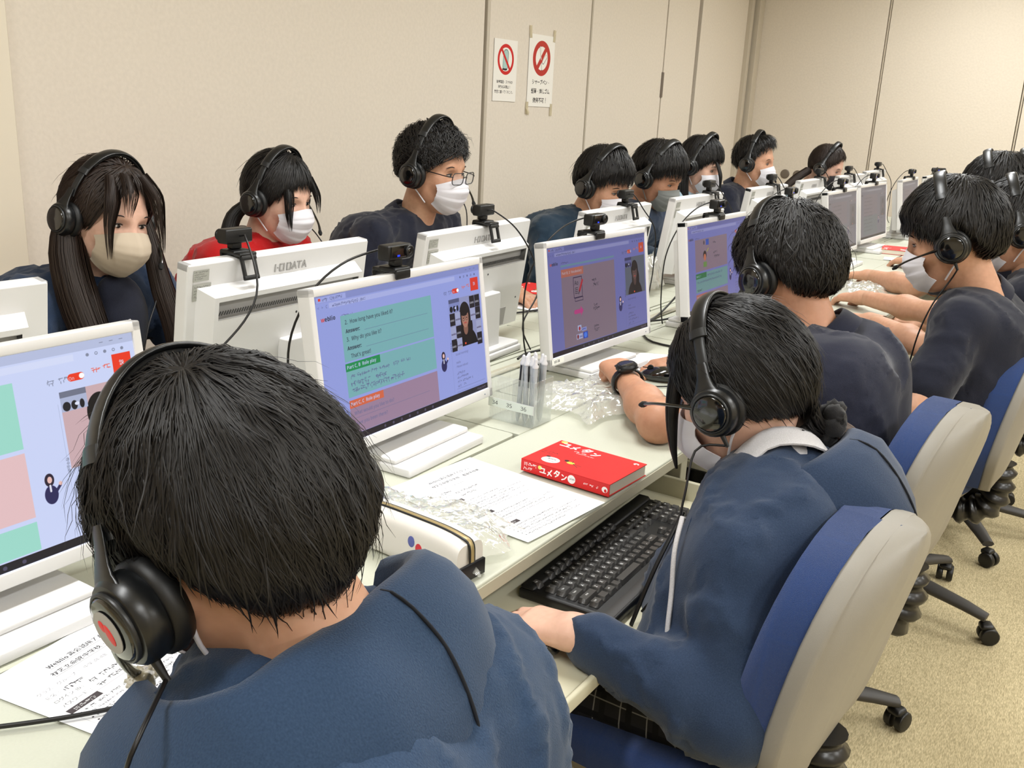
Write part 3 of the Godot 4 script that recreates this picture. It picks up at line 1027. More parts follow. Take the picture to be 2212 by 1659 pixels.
# headset, in the head's own axes ------------------------------------
func headset(label: String, xf: Transform3D, detail := true, boom := 1, cable: Array = [], fit := 1.0, raise := 0.0) -> Node3D:
	var t := thing("headset", label, "headset", xf, "headsets worn by the students")
	var seg := 28 if detail else 14
	var arc := func(a0: float, a1: float, rx: float, ry: float, n: int) -> Array:
		var p := []
		for i in n:
			var a := deg_to_rad(lerpf(a0, a1, float(i) / (n - 1)))
			p.append(V(cos(a) * rx, .014 + sin(a) * ry * fit, -.006))
		return p
	put("headband", B.new().tube(arc.call(38, 142, .103, .151, 21), .0145, 12, .27, V(1, 0, 0)), M.set_dark, t)
	put("head_cushion", B.new().tube(arc.call(50, 130, .0985, .1455, 15), .012, 10, .3, V(1, 0, 0)), M.foam, t)
	for s in [-1, 1]:
		var a0 := 14.0 if s > 0 else 166.0
		var a1 := 40.0 if s > 0 else 140.0
		put("slider", B.new().tube(arc.call(a0, a1, .102, .149, 8), .0095, 10, .3, V(1, 0, 0)), M.set_grey, t)
		put("slider_clip", B.new().tube(arc.call(37 if s > 0 else 143, 43 if s > 0 else 137, .1035, .151, 3), .0152, 10, .32, V(1, 0, 0)), M.set_grey, t)
		var c := V(s * .112, -.008, -.006)
		put("yoke", B.new().tube(curve([V(s * .101, .064, -.006), V(s * .108, .045, -.006), V(s * .1145, .028, -.006), V(s * .117, .006, -.006)], 9), [.0085, .0095, .010, .0115, .014, .017, .022, .027, .03], 12, .22, V(s, 0, 0)), M.set_dark, t)
		var cx := Transform3D(Basis.from_euler(V(0, 0, -s * PI / 2)), Vector3.ZERO)
		cx.origin = c
		var cup := put("ear_cup", B.new().lathe([Vector2(0, -.014), Vector2(.031, -.014), Vector2(.036, -.010), Vector2(.037, 0), Vector2(.036, .006), Vector2(.033, .010), Vector2(.033, .010), Vector2(.029, .0115), Vector2(.0, .0115)], seg, cx), M.set_dark, t)
		put("cap", B.new().lathe([Vector2(.0265, .011), Vector2(.0265, .0145), Vector2(.024, .017), Vector2(.012, .0182), Vector2(0, .0185)], seg, cx), M.gloss_black, cup)
		put("cap_ring", B.new().lathe([Vector2(.029, .0112), Vector2(.0295, .014), Vector2(.0275, .0155), Vector2(.0265, .014), Vector2(.0265, .011)], seg, cx), M.set_grey, cup)
		put("ear_pad", B.new().lathe([Vector2(0, -.016), Vector2(.016, -.018), Vector2(.02, -.029), Vector2(.028, -.032), Vector2(.037, -.029), Vector2(.041, -.021), Vector2(.0395, -.013), Vector2(.034, -.011)], seg, cx), M.pad, cup)
	if boom:
		var s := float(boom)
		var pv := V(0, -.008, -.006)
		var turn := Basis.from_euler(V(deg_to_rad(-raise), 0, 0))
		var bp := []
		for q in curve([V(s * .117, -.012, .012), V(s * .114, -.030, .045), V(s * .100, -.055, .085), V(s * .085, -.075, .108)], 14): bp.append(pv + turn * (q - pv))
		var bm := put("microphone_boom", B.new().tube(bp, [.008, .0075, .0065, .0055, .0045, .0042, .004, .004, .004, .004, .004, .0045, .0048, .0048], 8, .6), M.gloss_black, t)
		put("microphone_tip", B.new().tube([bp[12], bp[13], bp[13] + (bp[13] - bp[12]) * .9], [.0045, .0068, .004], 8, .75), M.foam, bm)
		put("cable_plug", B.new().tube([V(s * .112, -.042, -.006), V(s * .112, -.062, -.008)], [.0042, .0028], 8), M.pad, t)
	if cable.size():
		var inv := xf.affine_inverse()
		var p := []
		for q in cable: p.append(inv * (q as Vector3))
		p.push_front(V(float(boom if boom else 1) * .112, -.06, -.008))
		put("cable", B.new().tube(curve(p, 26), .0019, 6), M.cord, t)
	return t

# the figure ----------------------------------------------------------
func folds(b: B, amp: float, seed_: int, stretch := V(1, 1, 1), soft := 1.0) -> void:   # creases in cloth: ridges pushed out along the surface
	var n := b.normals()
	var q := FastNoiseLite.new()
	q.seed = seed_
	q.noise_type = FastNoiseLite.TYPE_SIMPLEX_SMOOTH
	q.frequency = 9.0 / soft
	q.fractal_octaves = 2
	q.domain_warp_enabled = true
	q.domain_warp_amplitude = .05
	q.domain_warp_frequency = 5.0
	for i in b.v.size():
		var p := b.v[i] * stretch
		var a := q.get_noise_3d(p.x, p.y, p.z)
		var r := maxf(0.0, 1.0 - absf(a) * 3.2)
		b.v[i] += n[i] * amp * (r * r * 1.5 - .4 + .7 * q.get_noise_3d(p.z * 1.7, p.x * 1.7, p.y * 1.7))

func creases(f: F, a: Vector3, b: Vector3, ra: float, rb: float, n: int, seed_: int, lo := .3, hi := .98) -> void:   # raised folds slanting round a sleeve
	var r := RandomNumberGenerator.new()
	r.seed = seed_
	var t := (b - a).normalized()
	var u := t.cross(Vector3.UP if absf(t.y) < .9 else Vector3.RIGHT).normalized()
	var w := t.cross(u)
	for i in n:
		var c := lerpf(lo, hi, (i + r.randf()) / n)
		var g := r.randf() * TAU
		var sp := r.randf_range(1.6, 3.2)
		var slant := r.randf_range(-.09, .09)
		var last := Vector3.ZERO
		for k in 6:
			var q := k / 5.0
			var cc := clampf(c + slant * (q - .5) * 2.0, 0.0, 1.05)
			var rr := lerpf(ra, rb, cc) - .001 - .006 * absf(q - .5) * 2.0
			var p := a.lerp(b, cc) + (u * cos(g + sp * q) + w * sin(g + sp * q)) * rr
			if k: f.cone(last, p, .006, .006, .012)
			last = p

func hood_sheet(ed: Array, back: Vector3, drop: float, seed_: int) -> Array:   # a hood lying on the shoulders: its rim follows the points, the cloth rolls over and falls behind
	var rim := curve(ed, 33)
	var off := [[-.016, -.075], [-.010, -.035], [-.004, -.008], [.004, .0], [.014, .001], [.034, -.008], [.058, -.03], [.078, -.062], [.088, -.096], [.084, -.122], [.062, -.132], [.03, -.128]]
	var mid: Vector3 = (rim[0] + rim[32]) / 2
	var rows := []
	for q in off:
		var line := PackedVector3Array()
		for k in 33:
			var t := k / 32.0
			var s := sin(PI * t)
			var o: Vector3 = (rim[k] - mid)
			o.y = 0
			var dir := o.normalized().lerp(back, s * .75).normalized()
			var wt := lerpf(.6, 1.0, s) * drop
			var p: Vector3 = rim[k] + dir * q[0] * wt + Vector3.UP * q[1] * (wt if q[1] < -.01 and q[0] > 0 else 1.0)
			var n := noise.get_noise_3d(p.x * 420 + seed_ * 50, p.y * 300, p.z * 420)
			p += dir * n * .010 * clampf(q[0] * 18, 0, 1) + Vector3.UP * n * .006
			line.append(p)
		rows.append(line)
	return rows

func person(d: Dictionary) -> Dictionary:
	var sc: float = d.get("sc", 1.0)
	var hx := Transform3D(at(d.head, d.yaw, d.get("pitch", 10), d.get("roll", 0)).basis * Basis.from_scale(Vector3.ONE * sc), d.head)
	var by := deg_to_rad(d.get("byaw", d.yaw))
	var fwd := V(sin(by), 0, cos(by))
	var lft := V(cos(by), 0, -sin(by))
	var up := Vector3.UP
	var g: float = d.get("g", 1.0)   # girth
	var nb: Vector3 = d.get("nb", d.head - up * .135 * sc - fwd * .075)
	var pel: Vector3 = d.get("pel", V(nb.x, .47, nb.z) - fwd * .2)
	var sl: Vector3 = d.get("sl", nb + lft * .165 * g - up * .045)
	var sr: Vector3 = d.get("sr", nb - lft * .165 * g - up * .045)
	var el: Vector3 = d.get("el", sl + lft * .07 + fwd * .10 - up * .22)
	var er: Vector3 = d.get("er", sr - lft * .07 + fwd * .10 - up * .22)
	var wl: Vector3 = d.get("wl", el - lft * .08 + fwd * .22 + up * .04)
	var wr: Vector3 = d.get("wr", er + lft * .08 + fwd * .22 + up * .04)
	var cell: float = d.get("cell", .014)
	var lo := pel
	var hi := pel
	for p in [nb, sl, sr, el, er, wl, wr, d.head]:
		lo = lo.min(p); hi = hi.max(p)
	for e in d.get("extra", []):
		lo = lo.min(e[0]).min(e[1]); hi = hi.max(e[0]).max(e[1])
	lo -= Vector3.ONE * .2; hi += Vector3.ONE * .17
	var t := thing("person", d.label, "person", Transform3D(Basis(), V(pel.x, 0, pel.z)), "students at the computers")
	var inv := t.transform.affine_inverse()
	var chest := pel.lerp(nb, .68) - fwd * .02
	# clothing
	var f := F.new(lo, hi, cell)
	var long: bool = d.get("sleeve", "long") == "long"
	var ease: float = .012 if d.get("hood", false) else 0.0
	for s in [-1, 1]:
		f.cone(pel + lft * s * .075 * g, chest + lft * s * .075 * g, .118 * g, .112 * g + ease, .05)
		f.cone(chest + lft * s * .07 * g, nb + lft * s * .06 - up * .07, .108 * g + ease, .078 + ease, .05)
	for q in [[sl, el, wl], [sr, er, wr]]:
		f.cone(nb - up * .035, q[0], .058 + ease, .062 + ease, .05)
		if long:
			f.cone(q[0], q[1], .060 + ease, .049 + ease * .8, .02)
			f.cone(q[1], q[1].lerp(q[2], .58), .050 + ease * .8, .045 + ease * .5, .02)
			f.cone(q[1].lerp(q[2], .62), q[1].lerp(q[2], .90), .046, .043, .006)
		else:
			f.cone(q[0], q[0].lerp(q[1], .72), .061, .060, .025)
	if cell < .0125:
		for q in [[sl, el, wl, 1], [sr, er, wr, 2]]:
			var sd: int = int(d.head.x * 57) + q[3]
			if long:
				creases(f, q[0], q[1], .060 + ease, .050 + ease * .8, 5, sd, .25, 1.0)
				creases(f, q[1], q[1].lerp(q[2], .62), .050 + ease * .8, .045 + ease * .5, 7, sd + 9, .0, .95)
			else: creases(f, q[0], q[0].lerp(q[1], .72), .061, .060, 4, sd, .1, .9)
	for e in d.get("extra", []): f.cone(e[0], e[1], e[2], e[3], e[4])
	var cb := f.mesh(B.new())
	folds(cb, d.get("fold", .005), int(d.head.x * 100), d.get("stretch", V(1, .7, 1)), d.get("soft", 1.0))
	var top := put(d.get("wear", "polo_shirt"), cb, M[d.cloth], t, inv)
	if d.get("hood", false):
		var ed: Array = d.get("rim", [])
		if ed.is_empty():
			for k in 7:
				var a := deg_to_rad(-120 + 40 * k)
				ed.append(nb + (lft * sin(a) * .082 - fwd * cos(a) * .078) * (1.0 if absf(a) < 1.6 else 1.1) + up * (.022 - .03 * smoothstep(1.0, 2.1, absf(a))))
		var rows := hood_sheet(ed, -fwd, d.get("drop", 1.0), int(d.head.x * 9))
		var hd0 := put("hood", B.new().sheet(rows, .006), M[d.cloth], top)
		var seam := []
		for q in range(3, 10): seam.append(rows[q][int(d.get("seam", 16))] + V(0, .002, 0) - fwd * .003)
		put("seam", B.new().tube(curve(seam, 18), .0016, 6), M.seam, hd0)
	# the body: arms, trunk and neck in one surface, with head and hands added to it
	var bb := B.new()
	var fb := F.new(lo, hi, minf(cell, .012))
	fb.cone(pel, chest, .08 * g, .078 * g, .05)
	fb.cone(chest, nb - up * .05, .072 * g, .054, .05)
	fb.cone(nb - up * .05, d.head + hx.basis * V(0, -.07, -.022), .054, .05 * sc, .03)
	for q in [[sl, el, wl], [sr, er, wr]]:
		fb.cone(nb - up * .05, q[0], .045, .045, .04)
		fb.cone(q[0], q[1], .046, .037, .03)
		fb.cone(q[1], q[1].lerp(q[2], .4), .036, .037, .03)
		fb.cone(q[1].lerp(q[2], .4), q[2], .037, .0255, .03)
	fb.mesh(bb)
	bb.add(head_skin, hx)
	var hd: Dictionary = d.get("hands", {})
	for k in ["l", "r"]:
		var w: Vector3 = wl if k == "l" else wr
		var e: Vector3 = el if k == "l" else er
		var hs: Array = hd.get(k, [(w - e).normalized() + fwd * .3 - up * .15, up, "rest"])
		var hbs := look(hs[0], hs[1])
		if k == "l": hbs = hbs * Basis.from_scale(V(-1, 1, 1))
		bb.add(hand_fist if hs[2] == "fist" else hand_rest, Transform3D(hbs * Basis.from_scale(Vector3.ONE * d.get("hand", .97)), w), k == "l")
	var body := put("body", bb, M[d.get("skin", "skin")], t, inv)
	# legs under the table
	var lb := B.new()
	var kn := V(pel.x, .47, pel.z) + fwd * .42
	var fl := F.new(V(pel.x - .75, 0, pel.z - .75), V(pel.x + .75, pel.y + .15, pel.z + .75), .022)
	if d.has("skirt"):
		for s in [-1, 0, 1]: fl.cone(V(pel.x, .53, pel.z) + lft * s * .14, kn + lft * s * .17 - up * .03, .085, .065, .06)
	for s in [-1, 1]:
		fl.cone(V(pel.x, .555, pel.z) + lft * s * .08, kn + lft * s * .10, .08, .06, .04)
		fl.cone(kn + lft * s * .10, V(kn.x, .10, kn.z) + lft * s * .11 + fwd * .02, .06, .045, .03)
		fl.cone(V(kn.x, .05, kn.z) + lft * s * .11, V(kn.x, .045, kn.z) + lft * s * .12 + fwd * .16, .043, .036, .03)
	fl.mesh(lb)
	put(d.get("legwear", "trousers"), lb, M[d.get("legs", "trousers")], t, inv)
	# face
	var hl := inv * hx
	for s in [-1, 1]:
		var eye := put("eye", eyes_mesh("white", s, d.get("down", .4)), M.eye_white, t, hl)
		put("iris", eyes_mesh("iris", s, d.get("down", .4)), M.eye_dark, eye)
		put("eyelashes", eyes_mesh("lash", s, d.get("down", .4)), M.hair, eye)
		put("eyebrow", eyes_mesh("brow", s), M.hair, t, hl)
	if d.has("mask"):
		var mk := put("face_mask", mask_mesh(d.get("mask_kind", "pleated")), M[d.mask], t, hl)
		for s in [-1, 1]: put("ear_loop", mask_straps(s), M[d.mask], mk)
	# hair
	var hb2: B = hair(d.hair, hx)
	for q in d.get("locks", []): lock(hb2, q[0], q[1], q[2], q[3], q[4], q[5], q[6], q[7] if q.size() > 7 else .85)
	put("hair", hb2, M[d.get("hair_mat", "hair")], t, inv)
	# collar: a band folded over, open at the throat
	if d.has("collar"):
		var axis: Vector3 = (d.head + hx.basis * V(0, -.09, -.02) - nb).normalized()
		var rows := []
		var fz: Vector3 = (fwd - axis * fwd.dot(axis)).normalized()
		var fx: Vector3 = axis.cross(fz)
		var op: float = d.get("open", 26.0)
		for i in 7:
			var line := PackedVector3Array()
			for k in 25:
				var a := deg_to_rad(lerpf(op, 360 - op, k / 24.0))
				var front := pow(maxf(cos(a), 0.0), 1.5)
				var r: float = [.058, .059, .060, .062, .066, .071, .076][i] + d.get("collar_r", .004)
				var h: float = [-.035, -.005, .013, .017, .008, -.009, -.026][i] - front * [.045, .04, .035, .035, .045, .06, .075][i]
				line.append(nb + axis * (h + d.get("collar_up", 0.0)) + (fz * cos(a) * 1.05 + fx * sin(a)) * r + fz * front * .02)
			rows.append(line)
		put("collar", B.new().sheet(rows, .003), M[d.collar], top, Transform3D())
	return {"node": t, "head": hx, "inv": inv, "top": top, "fwd": fwd, "lft": lft, "nb": nb}

# ------------------------------------------------------------------ furniture and things
func monitor(label: String, xf: Transform3D, pic, back := false, strip := false) -> Node3D:
	# stands at the origin, the screen faces +z
	var t := thing("monitor", label, "monitor", xf, "white monitors on the desks")
	var W := .50
	var H := .285
	var tilt := Transform3D(Basis.from_euler(V(deg_to_rad(-8), 0, 0)), V(0, .335, .0))   # hangs from the top edge
	var fr := B.new()
	var d := .026
	for q in [[0, -.007, W, .014], [0, -H + .0095, W, .019], [-W / 2 + .0065, -H / 2, .013, H], [W / 2 - .0065, -H / 2, .013, H]]:
		fr.box(V(q[0], q[1], -d / 2), V(q[2], q[3], d), .0018)
	put("bezel", fr, M.white_plastic, t, tilt)
	var scr := B.new().panel(V(-W / 2 + .013, -H + .019, -.003), V(W - .026, 0, 0), V(0, H - .033, 0))
	put("screen", scr, pic, t, tilt)
	var bc := put("back_cover", B.new().box(V(0, -H / 2, -d + .002), V(W - .002, H - .002, .010), .003), M.white_plastic, t, tilt)
	# housing on the back: a raised block with slanted flanks, a sunk vent strip along its top, a notch for the foot
	var hs := B.new()
	var x0 := -.195
	var x1 := .215
	var y0 := -.056
	var y1 := -H + .012
	var z0 := -d - .003
	var z1 := z0 - .034
	var outer := [V(x0 - .014, y0 + .012, z0), V(x1 + .014, y0 + .012, z0), V(x1 + .014, y1 - .004, z0), V(x0 - .014, y1 - .004, z0)]
	var inner := [V(x0, y0, z1), V(x1, y0, z1), V(x1, y1, z1), V(x0, y1, z1)]
	for k in 4:
		var ids := []
		for p in [outer[k], outer[(k + 1) % 4], inner[(k + 1) % 4], inner[k]]: ids.append(hs.vert(p))
		hs.away(ids, V(0, -H / 2, 0))
	var vy0 := y0 - .010
	var vy1 := y0 - .043
	for q in [[x0, x1, y0, vy0], [x0, x1, vy1, y1], [x0, x0 + .010, vy0, vy1], [x1 - .010, x1, vy0, vy1]]:
		var ids := []
		for p in [V(q[0], q[2], z1), V(q[1], q[2], z1), V(q[1], q[3], z1), V(q[0], q[3], z1)]: ids.append(hs.vert(p))
		hs.away(ids, Vector3.ZERO)
	put("rear_housing", hs, M.white_plastic, t, tilt)
	if back:
		var vs := B.new()
		vs.box(V((x0 + x1) / 2, (vy0 + vy1) / 2, z1 + .016), V(x1 - x0 - .02, vy0 - vy1, .002))
		vs.box(V((x0 + x1) / 2, vy1 - .0005, z1 + .008), V(x1 - x0 - .02, .001, .016))
		vs.box(V((x0 + x1) / 2, vy0 + .0005, z1 + .008), V(x1 - x0 - .02, .001, .016))
		put("vent_recess", vs, M.grey_plastic, t, tilt)
		var sl := B.new()
		for k in 62: sl.box(V(x0 + .014 + k * (x1 - x0 - .028) / 61, vy1 + .006, z1 + .0142), V(.0016, .009, .002), 0, Basis.from_euler(V(0, 0, .5)))
		put("vent_slits", sl, M.vent_slit, t, tilt)
		var lt := B.new()   # the maker's name in square letters
		var gl := [[[0, 0, 0, 1]], [[.40, .5, .47, .5]], [[0, 0, 0, 1], [0, 1, .8, 1], [.8, 1, .8, 0], [.8, 0, 0, 0]], [[0, 0, 0, 1], [0, 1, .62, 1], [.62, 1, .8, .8], [.8, .8, .8, .2], [.8, .2, .62, 0], [.62, 0, 0, 0]], [[0, 0, .42, 1], [.42, 1, .84, 0], [.2, .3, .64, .3]], [[0, 1, .84, 1], [.42, 1, .42, 0]], [[0, 0, .42, 1], [.42, 1, .84, 0], [.2, .3, .64, .3]]]
		var gx := [0.0, .05, .95, 2.4, 3.5, 4.55, 5.6]
		for k in 7:
			for q in gl[k]:
				var p0 := V(-(gx[k] + q[0]) * .0135 + .034, q[1] * .0135 - .037, -d - .0042)
				var p1 := V(-(gx[k] + q[2]) * .0135 + .034, q[3] * .0135 - .037, -d - .0042)
				lt.box((p0 + p1) / 2, V((p1 - p0).length() + .0024, .0026, .0010), .0, Basis.from_euler(V(0, 0, atan2(p1.y - p0.y, p1.x - p0.x))))
		put("brand_lettering", lt, M.letter_grey, t, tilt)
		for k in 2:
			var sw := [.036, .042][k] as float
			var sh := [.021, .031][k] as float
			put("sticker", B.new().panel(V(W / 2 - .012, [-.032, -.068][k], -d - .0042), V(-sw, 0, 0), V(0, sh, 0)), M["sticker_%d" % k], t, tilt)
		for q in [[.0, -.115], [.16, -.245], [-.17, -.20], [.03, -.235]]:
			put("screw", B.new().lathe([Vector2(0, 0), Vector2(.0026, 0), Vector2(.0026, .0006), Vector2(0, .0006)], 8, Transform3D(Basis.from_euler(V(-PI / 2, 0, 0)), V(q[0], q[1], z1))), M.vent_dark, t, tilt)
		put("foot_notch", B.new().box(V(-.06, y1 + .028, z1 + .001), V(.13, .05, .004), .001), M.grey_plastic, t, tilt)
	put("neck", B.new().box(V(0, .085, -.048), V(.085, .16, .032), .004), M.white_plastic, t)
	var bs := put("base", B.new().box(V(0, .0085, .008), V(.235, .017, .195), .003), M.white_plastic, t)
	put("base_step", B.new().box(V(0, .0215, -.006), V(.228, .011, .155), .003), M.white_plastic, bs)
	if strip:
		put("label_strip", B.new().panel(V(-W / 2 + .004, -H + .004, .0012), V(.052, 0, 0), V(0, .013, 0)), M.strip, t, tilt)
	if not back:
		put("power_light", B.new().ball(V(W / 2 - .03, -H + .009, .0006), V(.0016, .0012, .0008), 8, 5), M.led_off, t, tilt)
	return t

func webcam(label: String, xf: Transform3D, cable: Array, wide := false) -> Node3D:
	# sits on a monitor's top edge, which is the origin; the lens looks along +z
	var t := thing("webcam", label, "webcam", xf, "black webcams clipped on the monitors")
	if wide:
		put("body", B.new().tube([V(-.045, .022, .0), V(-.042, .022, 0), V(.042, .022, 0), V(.045, .022, 0)], [.010, .014, .014, .010], 14), M.cam_black, t)
	else:
		put("body", B.new().box(V(0, .034, .0), V(.066, .027, .027), .003), M.cam_black, t)
	put("front_plate", B.new().box(V(-.004, .036 if not wide else .022, .0142), V(.046, .020, .002), .0008), M.gloss_black, t)
	var ln := put("lens_ring", B.new().lathe([Vector2(.0, 0), Vector2(.011, 0), Vector2(.011, .006), Vector2(.009, .0075), Vector2(.0075, .006), Vector2(.0075, .003), Vector2(0, .003)], 16, Transform3D(Basis.from_euler(V(PI / 2, 0, 0)), V(.021, .035 if not wide else .022, .0125))), M.cam_black, t)
	put("lens", B.new().ball(V(.021, .035 if not wide else .022, .0165), V(.006, .006, .002), 12, 6), M.gloss_black, ln)
	put("indicator_light", B.new().box(V(-.008, .029 if not wide else .022, .0153), V(.007, .003, .0006)), M.led_blue, t)
	var cl := B.new()
	cl.box(V(0, .016, .002), V(.024, .014, .016), .002)
	cl.box(V(0, .0045, .0), V(.044, .008, .040), .0025)
	cl.box(V(0, -.004, .019), V(.040, .016, .006), .002)
	put("clip", cl, M.cam_black, t)
	var lg := B.new()
	var ra := Basis.from_euler(V(deg_to_rad(14), 0, 0))
	lg.box(V(-.015, -.022, -.036), V(.007, .044, .007), .0015, ra)
	lg.box(V(.015, -.022, -.036), V(.007, .044, .007), .0015, ra)
	lg.box(V(0, -.004, -.0325), V(.037, .009, .009), .0015, ra)
	lg.box(V(0, -.040, -.0405), V(.037, .009, .008), .0015, ra)
	lg.box(V(0, .002, -.025), V(.042, .007, .02), .002)
	put("rear_leg", lg, M.cam_black, t)
	if cable.size():
		var inv := xf.affine_inverse()
		var p := [V(0, .034, -.012), V(0, .036, -.026)]
		for q in cable: p.append(inv * (q as Vector3))
		put("cable", B.new().tube(curve(p, 30), .0021, 6), M.cord, t)
	return t

func keyboard(label: String, xf: Transform3D) -> Node3D:
	# origin at the middle of its underside; the far edge is -z
	var t := thing("keyboard", label, "keyboard", xf)
	put("case", B.new().box(V(0, .009, .0), V(.452, .018, .165), .004), M.key_case, t)
	put("rear_ridge", B.new().box(V(0, .019, -.068), V(.448, .010, .026), .004), M.key_case, t)
	put("palm_edge", B.new().box(V(0, .016, .070), V(.448, .006, .020), .0025), M.key_grey, t)
	var shapes := {}
	var legend := {}
	var rows := [["`", "1", "2", "3", "4", "5", "6", "7", "8", "9", "0", "-", "^", "<"], ["Tab", "Q", "W", "E", "R", "T", "Y", "U", "I", "O", "P", "@", "[", ""], ["Caps", "A", "S", "D", "F", "G", "H", "J", "K", "L", ";", ":", "]", ""], ["Shift", "Z", "X", "C", "V", "B", "N", "M", ",", ".", "/", "_", "Shift"], ["Ctrl", "", "Alt", "", "", "", "", "Alt", "", "", "Ctrl"]]
	var wide := [[1, 1, 1, 1, 1, 1, 1, 1, 1, 1, 1, 1, 1, 2], [1.5, 1, 1, 1, 1, 1, 1, 1, 1, 1, 1, 1, 1, 1.5], [1.75, 1, 1, 1, 1, 1, 1, 1, 1, 1, 1, 1, 1, 1.25], [2.25, 1, 1, 1, 1, 1, 1, 1, 1, 1, 1, 1, 1.75], [1.25, 1.25, 1.25, 1, 4, 1, 1, 1, 1, 1, 1.25]]
	var spots := []
	for r in 5:
		var x := 0.0
		for k in rows[r].size():
			spots.append([x + wide[r][k] / 2.0, r, wide[r][k], rows[r][k]])
			x += wide[r][k]
	for r in 2:
		for k in 3: spots.append([15.75 + k, r, 1.0, ["Ins", "Home", "Up", "Del", "End", "Dn"][r * 3 + k]])
	spots.append([16.75, 3, 1.0, "^"])
	for k in 3: spots.append([15.75 + k, 4, 1.0, "<v>"[k]])
	for r in 5:
		for k in 4:
			if r < 4 or k < 3: spots.append([19.4 + k, r, 1.0, ["Nm", "/", "*", "-", "7", "8", "9", "+", "4", "5", "6", "", "1", "2", "3", "", "0", "00", ".", ""][r * 4 + k]])
	for k in 13: spots.append([[.5, 2.5, 3.5, 4.5, 5.5, 7, 8, 9, 10, 11.5, 12.5, 13.5, 14.5][k], -1.35, .92, "Esc" if k == 0 else "F%d" % k])
	var u := .0187
	for q in spots:
		var w: float = q[2] * u - .003
		if not shapes.has(q[2]):
			var b := B.new()
			var lo := []
			var hi := []
			for c in [[-1, -1], [1, -1], [1, 1], [-1, 1]]:
				lo.append(b.vert(V(c[0] * w / 2, 0, c[1] * .0078)))
				hi.append(b.vert(V(c[0] * (w / 2 - .0022), .0075, c[1] * .0058 - .0008)))
			var lid := []
			for p in hi: lid.append(b.vert(b.v[p]))
			b.away(lid, V(0, -.01, 0))
			for k in 4: b.away([lo[k], lo[(k + 1) % 4], hi[(k + 1) % 4], hi[k]], V(0, .002, 0))
			shapes[q[2]] = b.mesh()
		var key := put("key", shapes[q[2]], M.key_top, t, Transform3D(Basis(), V(-.216 + q[0] * u, .0185, -.034 + q[1] * u)))
		if q[3] != "":
			if not legend.has(q[3]):
				var tm := TextMesh.new()
				tm.text = q[3]
				var sf := SystemFont.new()
				sf.font_names = PackedStringArray(["Droid Sans"])
				tm.font = sf
				tm.font_size = 24 if q[3].length() == 1 else 13
				tm.pixel_size = .0003
				tm.depth = .0001
				tm.curve_step = 3.0
				legend[q[3]] = tm
			put("legend", legend[q[3]], M.key_print, key, Transform3D(Basis.from_euler(V(-PI / 2, 0, 0)), V(-.002, .00765, -.0015)))
	return t

func mouse(label: String, p: Vector3, yaw: float, cable: Array) -> Node3D:
	var t := thing("computer_mouse", label, "mouse", at(p, yaw))
	var rows := []
	for i in 13:
		var a := -PI / 2 + PI * i / 12
		var line := PackedVector3Array()
		for k in 20:
			var b := TAU * k / 20
			var q := V(cos(b) * cos(a) * .030, sin(a) * .017, sin(b) * cos(a) * .052)
			q.y = maxf(q.y, -.010) + .010 + .008 * (1.0 - absf(q.z + .015) / .06) * (1 if q.y > 0 else 0)
			line.append(q)
		rows.append(line)
	put("shell", B.new().grid(rows, true), M.gloss_black, t)
	put("wheel", B.new().tube([V(-.004, .026, .028), V(.004, .026, .028)], .008, 12), M.foam, t)
	put("button_gap", B.new().box(V(0, .0268, .030), V(.0012, .002, .034)), M.foam, t)
	if cable.size():
		var inv := t.transform.affine_inverse()
		var pts := [V(0, .008, .05)]
		for q in cable: pts.append(inv * (q as Vector3))
		put("cable", B.new().tube(curve(pts, 24), .0017, 6), M.cord, t)
	return t

